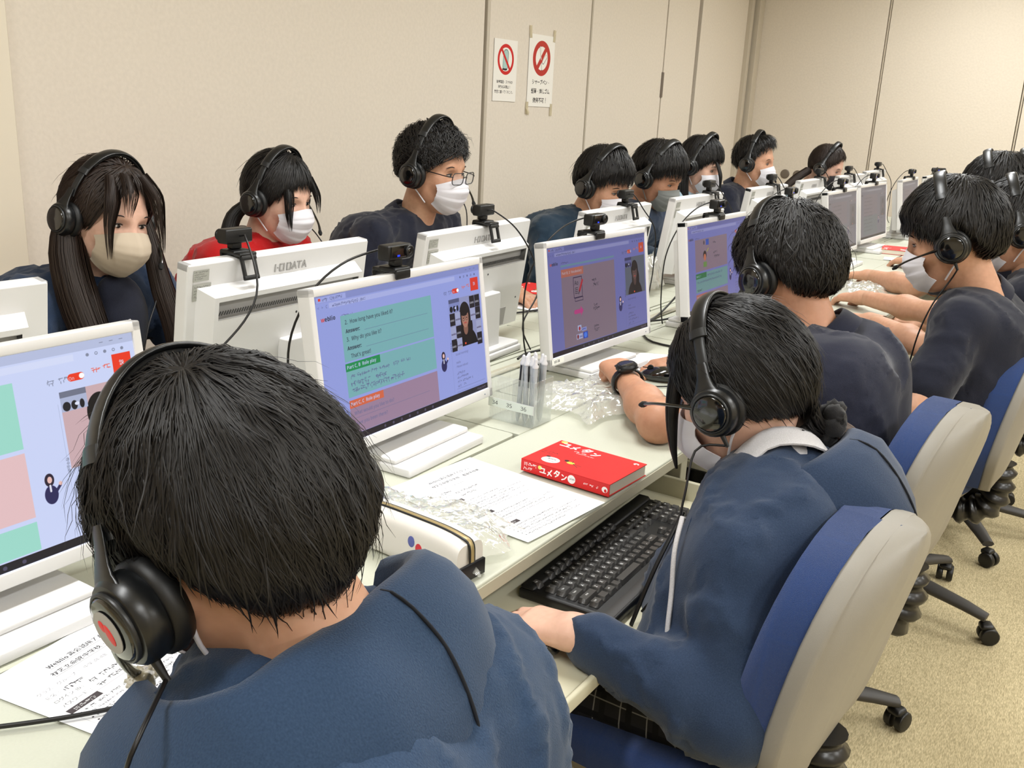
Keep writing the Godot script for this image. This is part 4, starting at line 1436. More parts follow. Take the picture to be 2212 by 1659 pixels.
func chair(label: String, xf: Transform3D, spin: float) -> Node3D:
	# origin on the floor under the seat; the sitter faces -z
	var t := thing("office_chair", label, "chair", xf, "blue office chairs with grey plastic backs")
	# backrest: outline narrow at the top, wide at mid height, drawn in at the foot; leans back
	var hw := func(v: float) -> float:   # half width at height share v
		return .222 * pow(maxf(0.0, 1.0 - pow(absf(v - .40) / .60, 3.0)), .44) * (1.0 - .16 * v) * (.80 + .20 * smoothstep(0.0, .3, v))
	var place := func(u: float, v: float, off: float) -> Vector3:
		var w: float = hw.call(v)
		return V(u * w, .455 + .375 * v, .235 + .075 * v + .02 * v * v - .035 * u * u * v + off)
	var outer := []
	var cush := []
	for i in 17:
		var v: float = lerpf(.0, 1.0, i / 16.0)
		v = .5 - .5 * cos(v * PI)
		var l1 := PackedVector3Array()
		var l2 := PackedVector3Array()
		for k in 17:
			var u := k / 8.0 - 1.0
			var bulge := (1.0 - pow(absf(u), 4.0)) * (1.0 - pow(absf(v * 2 - 1), 6.0))
			var rib := .016 * (smoothstep(.50, .72, absf(u)) - 1.0) * bulge - .008 * exp(-pow((absf(u) - .74) * 11, 2)) * bulge + .006 * exp(-pow((absf(u) - .42) * 14, 2)) * bulge * v
			l1.append(place.call(u * .97, v, .012 + .030 * bulge + rib))
			l2.append(place.call(u * .93, v, -.070 - .022 * bulge))
		outer.append(l1); cush.append(l2)
	var sh := B.new().grid(outer)
	var edge_rows := []
	for q in [[.97, .012], [1.0, .014], [1.02, .008], [1.02, -.008], [.99, -.014], [.5, -.016]]:
		var line := PackedVector3Array()
		for i in 17:
			var v := .5 - .5 * cos(i / 16.0 * PI)
			line.append(place.call(q[0], v, q[1]))
		for i in 17:
			var v := .5 - .5 * cos((16 - i) / 16.0 * PI)
			line.append(place.call(-q[0], v, q[1]))
		edge_rows.append(line)
	sh.grid(edge_rows, true, true)
	put("back_shell", sh, M.chair_grey, t)
	var cs := B.new().grid(cush, false, true)
	var rim := []
	for q in [[.5, -.010], [.985, -.010], [1.0, -.018], [1.01, -.05], [.985, -.065], [.93, -.070]]:
		var line := PackedVector3Array()
		for i in 17: line.append(place.call(q[0], .5 - .5 * cos(i / 16.0 * PI), q[1]))
		for i in 17: line.append(place.call(-q[0], .5 - .5 * cos((16 - i) / 16.0 * PI), q[1]))
		rim.append(line)
	cs.grid(rim, true)
	put("back_cushion", cs, M.chair_blue, t)
	# seat
	var pan := []
	for q in [[.40, .90], [.43, 1.0], [.455, 1.0], [.478, .96], [.488, .80], [.486, .3]]:
		var line := PackedVector3Array()
		for k in 40:
			var a := TAU * k / 40
			var sx := signf(cos(a)) * pow(absf(cos(a)), .55)
			var sz := signf(sin(a)) * pow(absf(sin(a)), .55)
			line.append(V(sx * .222 * q[1], q[0] - (.02 * maxf(0, -sz) if q[0] > .45 else 0.0), sz * .225 * q[1] - .02))
		pan.append(line)
	put("seat_cushion", B.new().grid(pan.slice(1), true), M.chair_blue, t)
	put("seat_pan", B.new().grid([pan[0], pan[1]], true).box(V(0, .41, -.02), V(.38, .02, .36), .006), M.chair_grey, t)
	put("mechanism", B.new().box(V(0, .37, -.01), V(.13, .06, .20), .01).box(V(.12, .375, -.02), V(.14, .012, .02), .004), M.black_plastic, t)
	# corrugated boot over the back support, tension knob
	var prof := []
	for k in 37: prof.append(.034 + .0075 * sin(k * PI / 2.0 + .4))
	put("corrugated_boot", B.new().tube(curve([V(0, .352, .07), V(0, .335, .15), V(0, .352, .225), V(0, .41, .255), V(0, .49, .252)], 37), prof, 16), M.boot, t)
	var kb := B.new().lathe([Vector2(0, 0), Vector2(.026, 0), Vector2(.03, .004), Vector2(.03, .04), Vector2(.026, .045), Vector2(0, .045)], 20, Transform3D(Basis.from_euler(V(0, 0, -PI / 2)), V(.04, .36, .20)))
	for k in 20:
		var a := TAU * k / 20
		kb.box(V(.064, .36 + cos(a) * .03, .20 + sin(a) * .03), V(.034, .005, .005), .001, Basis.from_euler(V(-a, 0, 0)))
	put("tension_knob", kb, M.black_plastic, t)
	put("gas_lift", B.new().lathe([Vector2(.028, .10), Vector2(.028, .26), Vector2(.028, .26), Vector2(.018, .26), Vector2(.018, .36)], 16), M.black_plastic, t)
	put("hub", B.new().lathe([Vector2(0, .06), Vector2(.045, .06), Vector2(.05, .08), Vector2(.045, .125), Vector2(.03, .13), Vector2(0, .13)], 18), M.chair_dark, t)
	for k in 5:
		var a := spin + TAU * k / 5
		var dr := V(cos(a), 0, sin(a))
		var lg := put("leg", B.new().tube([dr * .03 + V(0, .10, 0), dr * .14 + V(0, .10, 0), dr * .24 + V(0, .085, 0), dr * .30 + V(0, .072, 0)], [.03, .028, .024, .02], 8, .55, Vector3.UP), M.chair_dark, t)
		var cb := Transform3D(Basis.from_euler(V(0, -a + .6, 0)), dr * .30)
		var cw := B.new()
		for s in [-1, 1]: cw.lathe([Vector2(0, -.009), Vector2(.021, -.009), Vector2(.0245, -.006), Vector2(.0245, .006), Vector2(.021, .009), Vector2(0, .009)], 16, cb * Transform3D(Basis.from_euler(V(PI / 2, 0, 0)), V(.012, .0245, s * .014)))
		cw.box(cb * V(.004, .048, 0), V(.034, .02, .036), .006, cb.basis)
		put("caster", cw, M.black_plastic, lg)
	return t

func crumpled(label: String, c: Vector3, sx: float, sz: float, yaw: float, hgt: float, seed_: int, n := 34) -> Node3D:
	# a clear bag lying in sharp creases: a sheet of facets with a thickness of its own
	var t := thing("plastic_bag", label, "plastic bag", at(c, yaw), "clear plastic bags on the desk")
	var q := FastNoiseLite.new()
	q.seed = seed_
	q.noise_type = FastNoiseLite.TYPE_CELLULAR
	q.cellular_return_type = FastNoiseLite.RETURN_DISTANCE2_SUB
	q.frequency = 1.0
	var r := RandomNumberGenerator.new()
	r.seed = seed_
	for layer in 2:
		var rows := []
		for i in n:
			var line := PackedVector3Array()
			for k in n:
				var u := k / (n - 1.0) - .5
				var v := i / (n - 1.0) - .5
				var rim := clampf((.5 - maxf(absf(u), absf(v))) * 7.0, 0, 1)
				var h := (absf(q.get_noise_2d(u * 7 + layer * 5, v * 7)) * .7 + absf(q.get_noise_2d(u * 15, v * 15 + layer * 9)) * .4) * hgt
				h = h * (.25 + .75 * rim) + .004 + layer * .004 * rim + r.randf() * .0022
				line.append(V((u + r.randf_range(-.4, .4) / n + .06 * sin(v * 9)) * sx, h, (v + r.randf_range(-.4, .4) / n + .05 * sin(u * 11 + 1)) * sz))
			rows.append(line)
		put("film", B.new().sheet(rows, .0003), M.film, t)
	return t

func paper(label: String, c: Vector3, yaw: float, w: float, h: float, curl: float, pic: Material) -> Node3D:
	var rows := []
	for i in 15:
		var line := PackedVector3Array()
		for k in 11:
			var u := k / 10.0 - .5
			var v := i / 14.0 - .5
			line.append(V(u * w, .0012 + curl * (pow(absf(u) * 2, 3) * .5 + pow(maxf(0, v) * 2, 3)), v * h))
		rows.append(line)
	var b := B.new().grid(rows, false, true)
	var n := put("paper_sheet", b, pic, null, at(c, yaw))
	tag(n, label, "paper")
	return n

func red_book(label: String, c: Vector3, yaw: float, w := .13, l := .182, th := .022) -> Node3D:
	# lies flat, spine at -x, head of the cover at -z
	var t := thing("paperback_book", label, "book", at(c, yaw))
	put("pages", B.new().box(V(.001, th / 2, 0), V(w - .006, th - .002, l - .004)), M.pages, t)
	var cv := B.new()
	cv.box(V(0, .0008, 0), V(w, .0012, l)); cv.box(V(0, th - .0004, 0), V(w, .0012, l)); cv.box(V(-w / 2 + .0006, th / 2, 0), V(.0012, th, l))
	put("cover", cv, M.book_red, t)
	put("cover_print", B.new().panel(V(-w / 2, th + .0004, -l / 2), V(0, 0, l), V(w, 0, 0)), M.book_front, t)
	put("spine_print", B.new().panel(V(-w / 2 - .0003, .0, -l / 2), V(0, 0, l), V(0, th, 0)), M.book_back, t)
	return t

# ------------------------------------------------------------------ the scene
func _ready() -> void:
	rng.seed = 5
	noise.seed = 11
	noise.noise_type = FastNoiseLite.TYPE_SIMPLEX_SMOOTH
	noise.frequency = .02
	camera_and_light()
	materials()
	room()
	desks()
	screens_and_cameras()
	chairs()
	head_skin = make_head()
	hand_rest = make_hand([18, 24, 18], .25)
	hand_fist = make_hand([72, 88, 55], .0)
	near_row()
	far_row()
	desk_things()

func camera_and_light() -> void:
	var cam := Camera3D.new()
	cam.name = "camera"
	add_child(cam)
	cam.transform = Transform3D(Basis(V(.54618548, .04816526, .83627838), V(.2094732, .95877284, -.19203027), V(-.81105018, .28006206, .51357847)), V(0, 1.33, 0))
	cam.fov = 43.67
	cam.near = .05
	cam.far = 60
	var we := WorldEnvironment.new()
	we.name = "environment"
	var e := Environment.new()
	e.background_mode = Environment.BG_COLOR
	e.background_color = Color(.05, .05, .05)
	e.tonemap_mode = Environment.TONE_MAPPER_LINEAR
	e.tonemap_exposure = 1.45
	e.sdfgi_enabled = true
	e.ssao_enabled = true
	e.ssil_enabled = true
	we.environment = e
	add_child(we)
	# rows of ceiling lamps: each a lit diffuser with an area light of its size just below it
	M.lamp_glow = mat(Color(.9, .9, .88), .5)
	M.lamp_glow.emission_enabled = true
	M.lamp_glow.emission = Color(.985, .99, .99)
	M.lamp_glow.emission_energy_multiplier = 3.0
	M.lamp_case = mat(Color(.85, .85, .83), .5)
	for row in [[-1.0, 4], [1.15, 4], [3.0, 3]]:
		for k in row[1]:
			var p := V(-.5 + k * 2.3, 2.6, row[0])
			var t := thing("ceiling_lamp", "long white ceiling lamp, %s along, %s" % [["first", "second", "third", "last"][k], "above the desks" if row[0] < 0 else ("above the chairs and aisle" if row[0] < 2 else "by the near wall")], "lamp", Transform3D(Basis(), p), "ceiling lamps")
			put("housing", B.new().box(V(0, -.03, 0), V(1.26, .06, .26), .006), M.lamp_case, t)
			put("diffuser", B.new().box(V(0, -.063, 0), V(1.22, .01, .22), .003), M.lamp_glow, t)
			var l := AreaLight3D.new()
			l.name = "light"
			l.area_size = Vector2(1.2, .2)
			l.light_color = Color(.985, .99, .99)
			l.light_energy = 2.0
			l.area_range = 30
			l.area_attenuation = 2
			l.shadow_enabled = true
			l.transform = Transform3D(Basis.from_euler(V(-PI / 2, 0, 0)), V(0, -.075, 0))
			t.add_child(l)

func materials() -> void:
	M.wall = grained(Color(.90, .86, .80), .85, .03, .08, 1.2, .05, .3)
	M.wall_end = M.wall
	M.wall_plain = mat(Color(.78, .74, .67), .9)
	M.strip_metal = mat(Color(.46, .42, .38), .45, .5, .3)
	M.strip_pale = mat(Color(.78, .74, .67), .5)
	M.frame_white = mat(Color(.90, .86, .78), .5)
	M.door_grey = mat(Color(.50, .45, .42), .6)
	M.ceiling = mat(Color(.86, .85, .82), .9)
	M.carpet = mat(Color.WHITE, .95, .2)
	M.carpet.albedo_texture = ImageTexture.create_from_image(streaks(Color(.64, .59, .46), Color(.86, .80, .65)))
	M.carpet.uv1_triplanar = true
	M.carpet.uv1_world_triplanar = true
	M.carpet.uv1_scale = Vector3.ONE * 1.7
	M.desk = grained(Color(.775, .78, .715), .42, .02, .15, 3.0, 0.0, .4)
	M.desk_edge = mat(Color(.70, .68, .60), .5)
	M.desk_metal = mat(Color(.80, .78, .68), .45)
	M.groove = mat(Color(.13, .095, .07), .9, .1)
	M.rail = mat(Color(.05, .05, .05), .35, .5, .4)
	M.white_plastic = mat(Color(.86, .855, .85), .38, .45)
	M.grey_plastic = mat(Color(.62, .61, .60), .5)
	M.vent_dark = mat(Color(.20, .20, .20), .7)
	M.vent_slit = mat(Color(.36, .36, .35), .7)
	M.letter_grey = mat(Color(.64, .63, .62), .5)
	M.sticker_0 = printed(sticker(3))
	M.sticker_1 = printed(sticker(9))
	var im := blank(160, 40, Color(.93, .93, .90))
	latin(im, "stl-34", Vector2(30, 30), 28, Color(.2, .2, .22), true)
	M.strip = printed(im)
	M.led_off = mat(Color(.3, .4, .5), .3)
	M.led_blue = mat(Color(.1, .2, .8), .3)
	M.led_blue.emission_enabled = true
	M.led_blue.emission = Color(.1, .2, .9)
	M.led_blue.emission_energy_multiplier = .8
	for k in 5: M["screen_%d" % k] = lit(screen(k), [.66, .66, .64, .64, .62][k])
	M.cam_black = mat(Color(.035, .035, .037), .42, .5)
	M.gloss_black = mat(Color(.018, .018, .02), .12, .6)
	M.gloss_black.clearcoat_enabled = true
	M.gloss_black.clearcoat = .6
	M.gloss_black.clearcoat_roughness = .05
	M.cord = mat(Color(.055, .045, .045), .45)
	M.set_dark = mat(Color(.055, .06, .066), .33, .55)
	M.set_grey = mat(Color(.14, .145, .15), .36, .5)
	M.foam = mat(Color(.03, .03, .03), .85)
	M.pad = mat(Color(.035, .034, .035), .5, .5)
	M.key_case = mat(Color(.035, .033, .035), .45)
	M.key_grey = mat(Color(.18, .17, .165), .5)
	M.key_top = mat(Color(.25, .245, .24), .32, .55)
	M.key_print = mat(Color(.93, .93, .93), .6)
	M.chair_blue = grained(Color(.14, .25, .50), .95, .25, .35, 9.0, .3, .2)
	M.chair_blue.rim_enabled = true
	M.chair_blue.rim = .4
	M.chair_blue.rim_tint = .8
	M.chair_grey = grained(Color(.56, .54, .50), .5, .03, .5, 4.0, .02, .4)
	M.chair_dark = mat(Color(.22, .21, .20), .5)
	M.black_plastic = mat(Color(.05, .048, .046), .4)
	M.boot = mat(Color(.06, .055, .055), .3, .55)
	M.skin = skin(Color(.79, .59, .47))
	M.skin_fair = skin(Color(.87, .69, .60))
	M.skin_tan = skin(Color(.75, .54, .42))
	M.eye_white = mat(Color(.85, .82, .80), .25)
	M.eye_dark = mat(Color(.06, .035, .025), .12)
	M.hair = mat(Color(.078, .066, .06), .48, .42)
	M.hair_brown = mat(Color(.16, .115, .09), .48, .42)
	M.hair_tip = mat(Color(.30, .22, .17), .5, .5)
	M.navy_hood = cloth(Color(.155, .24, .355))
	M.navy_hood2 = cloth(Color(.14, .205, .31))
	M.teal_hood = cloth(Color(.11, .19, .26))
	M.navy_polo = cloth(Color(.10, .11, .165))
	M.navy_polo2 = cloth(Color(.105, .115, .18))
	M.seam = mat(Color(.04, .055, .09), .9)
	M.red_hood = cloth(Color(.76, .07, .08))
	M.white_shirt = cloth(Color(.86, .85, .86))
	M.blue_shirt = cloth(Color(.66, .76, .82))
	M.trousers = cloth(Color(.09, .09, .10))
	var pl := blank(256, 256, Color(.17, .17, .18))
	for k in 4:
		pl.fill_rect(Rect2i(0, k * 64 + 30, 256, 3), Color(.55, .55, .55)); pl.fill_rect(Rect2i(k * 64 + 30, 0, 3, 256), Color(.55, .55, .55))
		pl.fill_rect(Rect2i(0, k * 64, 256, 18), Color(.10, .10, .11)); pl.fill_rect(Rect2i(k * 64 + 4, 0, 14, 256), Color(.11, .11, .12))
	M.plaid = mat(Color.WHITE, .9, .3)
	M.plaid.albedo_texture = ImageTexture.create_from_image(pl)
	M.plaid.uv1_triplanar = true
	M.plaid.uv1_scale = Vector3.ONE * 6.0
	M.mask_white = mat(Color(.86, .85, .87), .85, .3)
	M.mask_beige = mat(Color(.74, .68, .60), .85, .3)
	M.mask_grey = mat(Color(.50, .51, .50), .85, .3)
	M.mask_dark = mat(Color(.22, .21, .22), .85, .3)
	M.scrunchie = cloth(Color(.09, .085, .09))
	M.film = mat(Color(.95, .95, .92, .10), .08, .6)
	M.film.transparency = BaseMaterial3D.TRANSPARENCY_ALPHA
	M.acrylic = mat(Color(.90, .93, .91, .10), .06, .5)
	M.acrylic.transparency = BaseMaterial3D.TRANSPARENCY_ALPHA
	M.glass = mat(Color(.95, .95, .95, .06), .03, .5)
	M.glass.transparency = BaseMaterial3D.TRANSPARENCY_ALPHA
	M.paper_print = printed(handout(), .8)
	M.paper_blank = mat(Color(.93, .93, .93), .8)
	M.book_front = printed(book_cover(), .45)
	M.book_back = printed(book_spine(), .45)
	M.book_red = mat(Color(.85, .15, .15), .45)
	M.pages = grained(Color(.88, .85, .78), .9, .06, .4, 30.0)
	M.sign_phone = printed(phone_sign(), .7)
	M.sign_pencil = printed(pencil_sign(), .7)
	M.tape = mat(Color(.85, .80, .66, .45), .2)
	M.tape.transparency = BaseMaterial3D.TRANSPARENCY_ALPHA
	M.case_white = grained(Color(.88, .86, .83), .55, .03, .5, 12.0, .05)
	M.zip_gold = mat(Color(.66, .58, .40), .4, .5, .3)
	M.case_black = mat(Color(.05, .05, .055), .45)
	M.pen_white = mat(Color(.86, .86, .87), .3)
	M.pen_clear = mat(Color(.72, .74, .76), .25)
	M.pen_dark = mat(Color(.10, .10, .11), .4)

func streaks(a: Color, b: Color) -> Image:   # short loops of yarn lying along one way; wraps round without a seam
	var n := 512
	var r := RandomNumberGenerator.new()
	r.seed = 77
	var v := PackedFloat32Array()
	v.resize(n * n)
	for i in n * n: v[i] = r.randf()
	var im := Image.create(n, n, false, Image.FORMAT_RGB8)
	for y in n:
		for x in n:
			var s := 0.0
			for k in 7: s += v[y * n + (x + k) % n]
			s = s / 7.0 + (v[((y + 1) % n) * n + x] - .5) * .15
			im.set_pixel(x, y, a.lerp(b, clampf((s - .5) * 2.2 + .5, 0, 1)))
	return im

func skin(c: Color) -> StandardMaterial3D:
	var m := mat(Color.WHITE, .52, .45)
	m.albedo_texture = noise_tex(.05, c.darkened(.06), c.lightened(.05), 256, 3)
	m.uv1_triplanar = true
	m.uv1_scale = Vector3.ONE * 5.0
	m.subsurf_scatter_enabled = true
	m.subsurf_scatter_strength = .12
	return m

# ------------------------------------------------------------------ room
func room() -> void:
	var x0 := -2.6
	var x1 := 7.75
	var z0 := -2.82
	var z1 := 3.9
	var fl := structure("floor")
	put("carpet", B.new().box(V((x0 + x1) / 2, -.05, (z0 + z1) / 2), V(x1 - x0 + .2, .1, z1 - z0 + .2)), M.carpet, fl)
	var ce := structure("ceiling")
	put("ceiling_board", B.new().box(V((x0 + x1) / 2, 2.65, (z0 + z1) / 2), V(x1 - x0 + .2, .1, z1 - z0 + .2)), M.ceiling, ce)
	for q in [["wall_near", V((x0 + x1) / 2, 1.3, z1 + .05), V(x1 - x0 + .2, 2.6, .1)], ["wall_behind", V(x0 - .05, 1.3, (z0 + z1) / 2), V(.1, 2.6, z1 - z0)]]:
		var w := structure(q[0])
		put("wall_board", B.new().box(q[1], q[2]), M.wall_plain, w)
	# the wall behind the far row: tall panels with joints between them
	var wl := structure("wall_left")
	put("backing", B.new().box(V((x0 + x1) / 2, 1.3, z0 - .07), V(x1 - x0 + .2, 2.6, .06)), M.strip_metal, wl)
	var edges := [1.63, 4.055, 5.11, 6.125, 6.665, 7.60]
	for k in edges.size() - 1:
		var a: float = edges[k] + [.0, .035, .012, .010, .030][k]
		var b: float = edges[k + 1] - [.012, .012, .008, .030, .0][k]
		put("panel", B.new().box(V((a + b) / 2, 1.3, z0 - .02), V(b - a, 2.6, .04), .002), M.wall, wl)
	put("joint_strip", B.new().box(V(4.079, 1.3, z0 - .018), V(.022, 2.6, .036), .003), M.strip_pale, wl)
	put("joint_strip", B.new().box(V(5.112, 1.3, z0 - .016), V(.008, 2.6, .034), .002), M.strip_pale, wl)
	put("latch_plate", B.new().box(V(6.121, 1.50, z0 + .003), V(.03, .16, .008), .002), M.strip_metal, wl)
	put("corner_post", B.new().box(V(7.60, 1.3, z0 + .005), V(.05, 2.6, .06), .004), M.strip_pale, wl)
	put("corner_post", B.new().box(V(7.70, 1.3, z0 + .02), V(.10, 2.6, .10), .004), M.strip_pale, wl)
	var tr := structure("trim_1")
	put("door_frame", B.new().box(V(1.55, 1.3, z0 + .012), V(.16, 2.6, .064), .004), M.frame_white, tr)
	var dr := structure("door_1")
	put("door_leaf", B.new().box(V(.95, 1.3, z0 - .01), V(1.04, 2.6, .04), .003), M.door_grey, dr)
	put("wall_return", B.new().box(V(-1.1, 1.3, z0 - .01), V(3.06, 2.6, .04)), M.wall, wl)
	# the end wall
	var we := structure("wall_right")
	put("backing", B.new().box(V(x1 + .07, 1.3, (z0 + z1) / 2), V(.06, 2.6, z1 - z0 + .2)), M.strip_metal, we)
	var zs := [-2.82, -1.805, -.835, .135, 1.105, 2.075, 3.045, 3.95]
	for k in zs.size() - 1:
		put("panel", B.new().box(V(x1 + .02, 1.3, (zs[k] + zs[k + 1]) / 2), V(.04, 2.6, zs[k + 1] - zs[k] - .022), .002), M.wall_end, we)
		put("joint_strip", B.new().box(V(x1 + .022, 1.3, zs[k + 1]), V(.03, 2.6, .012), .002), M.strip_pale, we)
	for z in [-2.43, -2.33]:
		put("round_knob_plate", B.new().lathe([Vector2(0, 0), Vector2(.036, 0), Vector2(.036, .004), Vector2(.030, .007), Vector2(0, .007)], 22, Transform3D(Basis.from_euler(V(0, 0, PI / 2)), V(x1, .90, z))), M.strip_metal, we)
	# signs taped to the wall
	var s1 := thing("wall_sign", "white paper sign with a red ring over a mobile phone", "sign", Transform3D(Basis(), V(4.235, 1.49, z0 + .003)))
	put("sheet", B.new().box(V(0, 0, 0), V(.21, .297, .0016)), M.paper_blank, s1)
	put("print", B.new().panel(V(-.105, -.1485, .0012), V(.21, 0, 0), V(0, .297, 0)), M.sign_phone, s1)
	var s2 := thing("wall_sign", "larger white paper sign with a red ring over a pencil and an eraser", "sign", Transform3D(Basis(), V(4.58, 1.505, z0 + .003)))
	put("sheet", B.new().box(V(0, 0, 0), V(.257, .364, .0016)), M.paper_blank, s2)
	put("print", B.new().panel(V(-.1285, -.182, .0012), V(.257, 0, 0), V(0, .364, 0)), M.sign_pencil, s2)
	for q in [[-.125, -.19, .0], [.122, -.195, .0], [-.12, .19, .1], [.12, .185, -.1]]:
		put("tape", B.new().box(V(q[0], q[1], .0018), V(.024, .062, .0006), 0, Basis.from_euler(V(0, 0, q[2]))), M.tape, s2)
	put("curled_tape", B.new().sheet([PackedVector3Array([V(-.135, -.19, .002), V(-.117, -.19, .002)]), PackedVector3Array([V(-.132, -.21, .01), V(-.114, -.212, .012)]), PackedVector3Array([V(-.126, -.225, .004), V(-.112, -.228, .006)])], .0005), M.tape, s2)

# ------------------------------------------------------------------ desks
func desks() -> void:
	var tables := [[.05, 2.425], [2.425, 4.80], [4.80, 7.15]]
	var lids := [[.42, 1.24, 2.045], [2.81, 3.53, 4.135], [5.10, 5.87, 6.56]]
	var names_ := ["nearest the camera", "in mid row", "by the end wall"]
	for side in 2:
		for i in 3:
			var t := thing("computer_desk", "ivory lidded desk %s, on the %s students' side" % [names_[i], "near" if side == 0 else "far"], "desk", Transform3D() if side == 0 else Transform3D(Basis.from_euler(V(0, PI, 0)), V(0, 0, -2.46)), "ivory desks in a double row")
			var a: float = tables[i][0] + .0015
			var b: float = tables[i][1] - .0015
			if side == 1:
				var c := a
				a = -b; b = -c
			var th := .026
			var y := .70 - th / 2
			# top: front board, back board and the bridges between the lid openings
			var spans := []
			for m in lids[i]:
				var mm: float = m if side == 0 else -m
				spans.append([mm - .295, mm + .295])
			spans.sort()
			var tp := B.new()
			tp.box(V((a + b) / 2, y, -.8025), V(b - a, th, .295), .0035)
			tp.box(V((a + b) / 2, y, -1.1625), V(b - a, th, .015), .002)
			var x := a
			for s in spans + [[b, b]]:
				if s[0] - x > .004: tp.box(V((x + s[0]) / 2, y, -1.0525), V(s[0] - x, th, .206), .0015)
				x = s[1]
			put("desktop", tp, M.desk, t)
			put("edge_band", B.new().box(V((a + b) / 2, y - .002, -.6545), V(b - a, th - .006, .003), .001), M.desk_edge, t)
			put("lid_well", B.new().box(V((a + b) / 2, .672, -1.05), V(b - a - .02, .01, .215)), M.groove, t)
			for s in spans:
				put("lid", B.new().prism(rounded(s[1] - s[0] - .008, .194, .014), .020, Transform3D(Basis.from_euler(V(-PI / 2, 0, 0)), V((s[0] + s[1]) / 2, .6797, -1.0525))), M.desk, t)
			# frame below: side panels, back panel
			for px in [a + .02, lerpf(a, b, .29) , lerpf(a, b, .705), b - .02]:
				put("side_panel", B.new().box(V(px, .337, -.90), V(.03, .674, .46), .003), M.desk_metal, t)
				put("panel_slot", B.new().box(V(px, .60, -.684), V(.032, .05, .02), .004), M.rail, t)
			put("back_panel", B.new().box(V((a + b) / 2, .40, -1.12), V(b - a - .04, .50, .015)), M.desk_metal, t)
			put("front_rail", B.new().box(V((a + b) / 2, .655, -.70), V(b - a - .06, .028, .012), .002), M.desk_metal, t)
			# pull-out keyboard shelves
			for k in 3:
				var l: float = lerpf(a, b, [0.0, .29, .705][k]) + .04
				var r: float = lerpf(a, b, [.29, .705, 1.0][k]) - .03
				var out := .49 if side == 0 else .60
				var sh := B.new()
				sh.box(V((l + r) / 2, .592, -(out + .95) / 2), V(r - l - .03, .014, .95 - out), .002)
				sh.box(V((l + r) / 2, .597, -out), V(r - l - .03, .022, .010), .003)
				for e in [l + .02, r - .02]: sh.box(V(e, .612, -(out + .93) / 2), V(.010, .052, .93 - out), .003)
				put("keyboard_shelf", sh, M.desk_metal, t)
				for e in [l + .004, r - .004]: put("slide_rail", B.new().box(V(e, .61, -.76), V(.010, .035, .34), .002), M.rail, t)
	# the cable duct between the two rows
	var d := thing("cable_duct", "ivory cable duct cover running between the two desk rows", "cable duct", Transform3D(Basis(), V(3.6, 0, -1.23)))
	for k in 3: put("cover", B.new().box(V(-2.3625 + k * 2.37, .692, 0), V(2.366, .014, .112), .003), M.desk, d)
	put("raised_bar", B.new().box(V(0, .704, 0), V(7.1, .010, .022), .004), M.desk_edge, d)
	put("duct_body", B.new().box(V(0, .40, 0), V(7.0, .57, .09)), M.desk_metal, d)

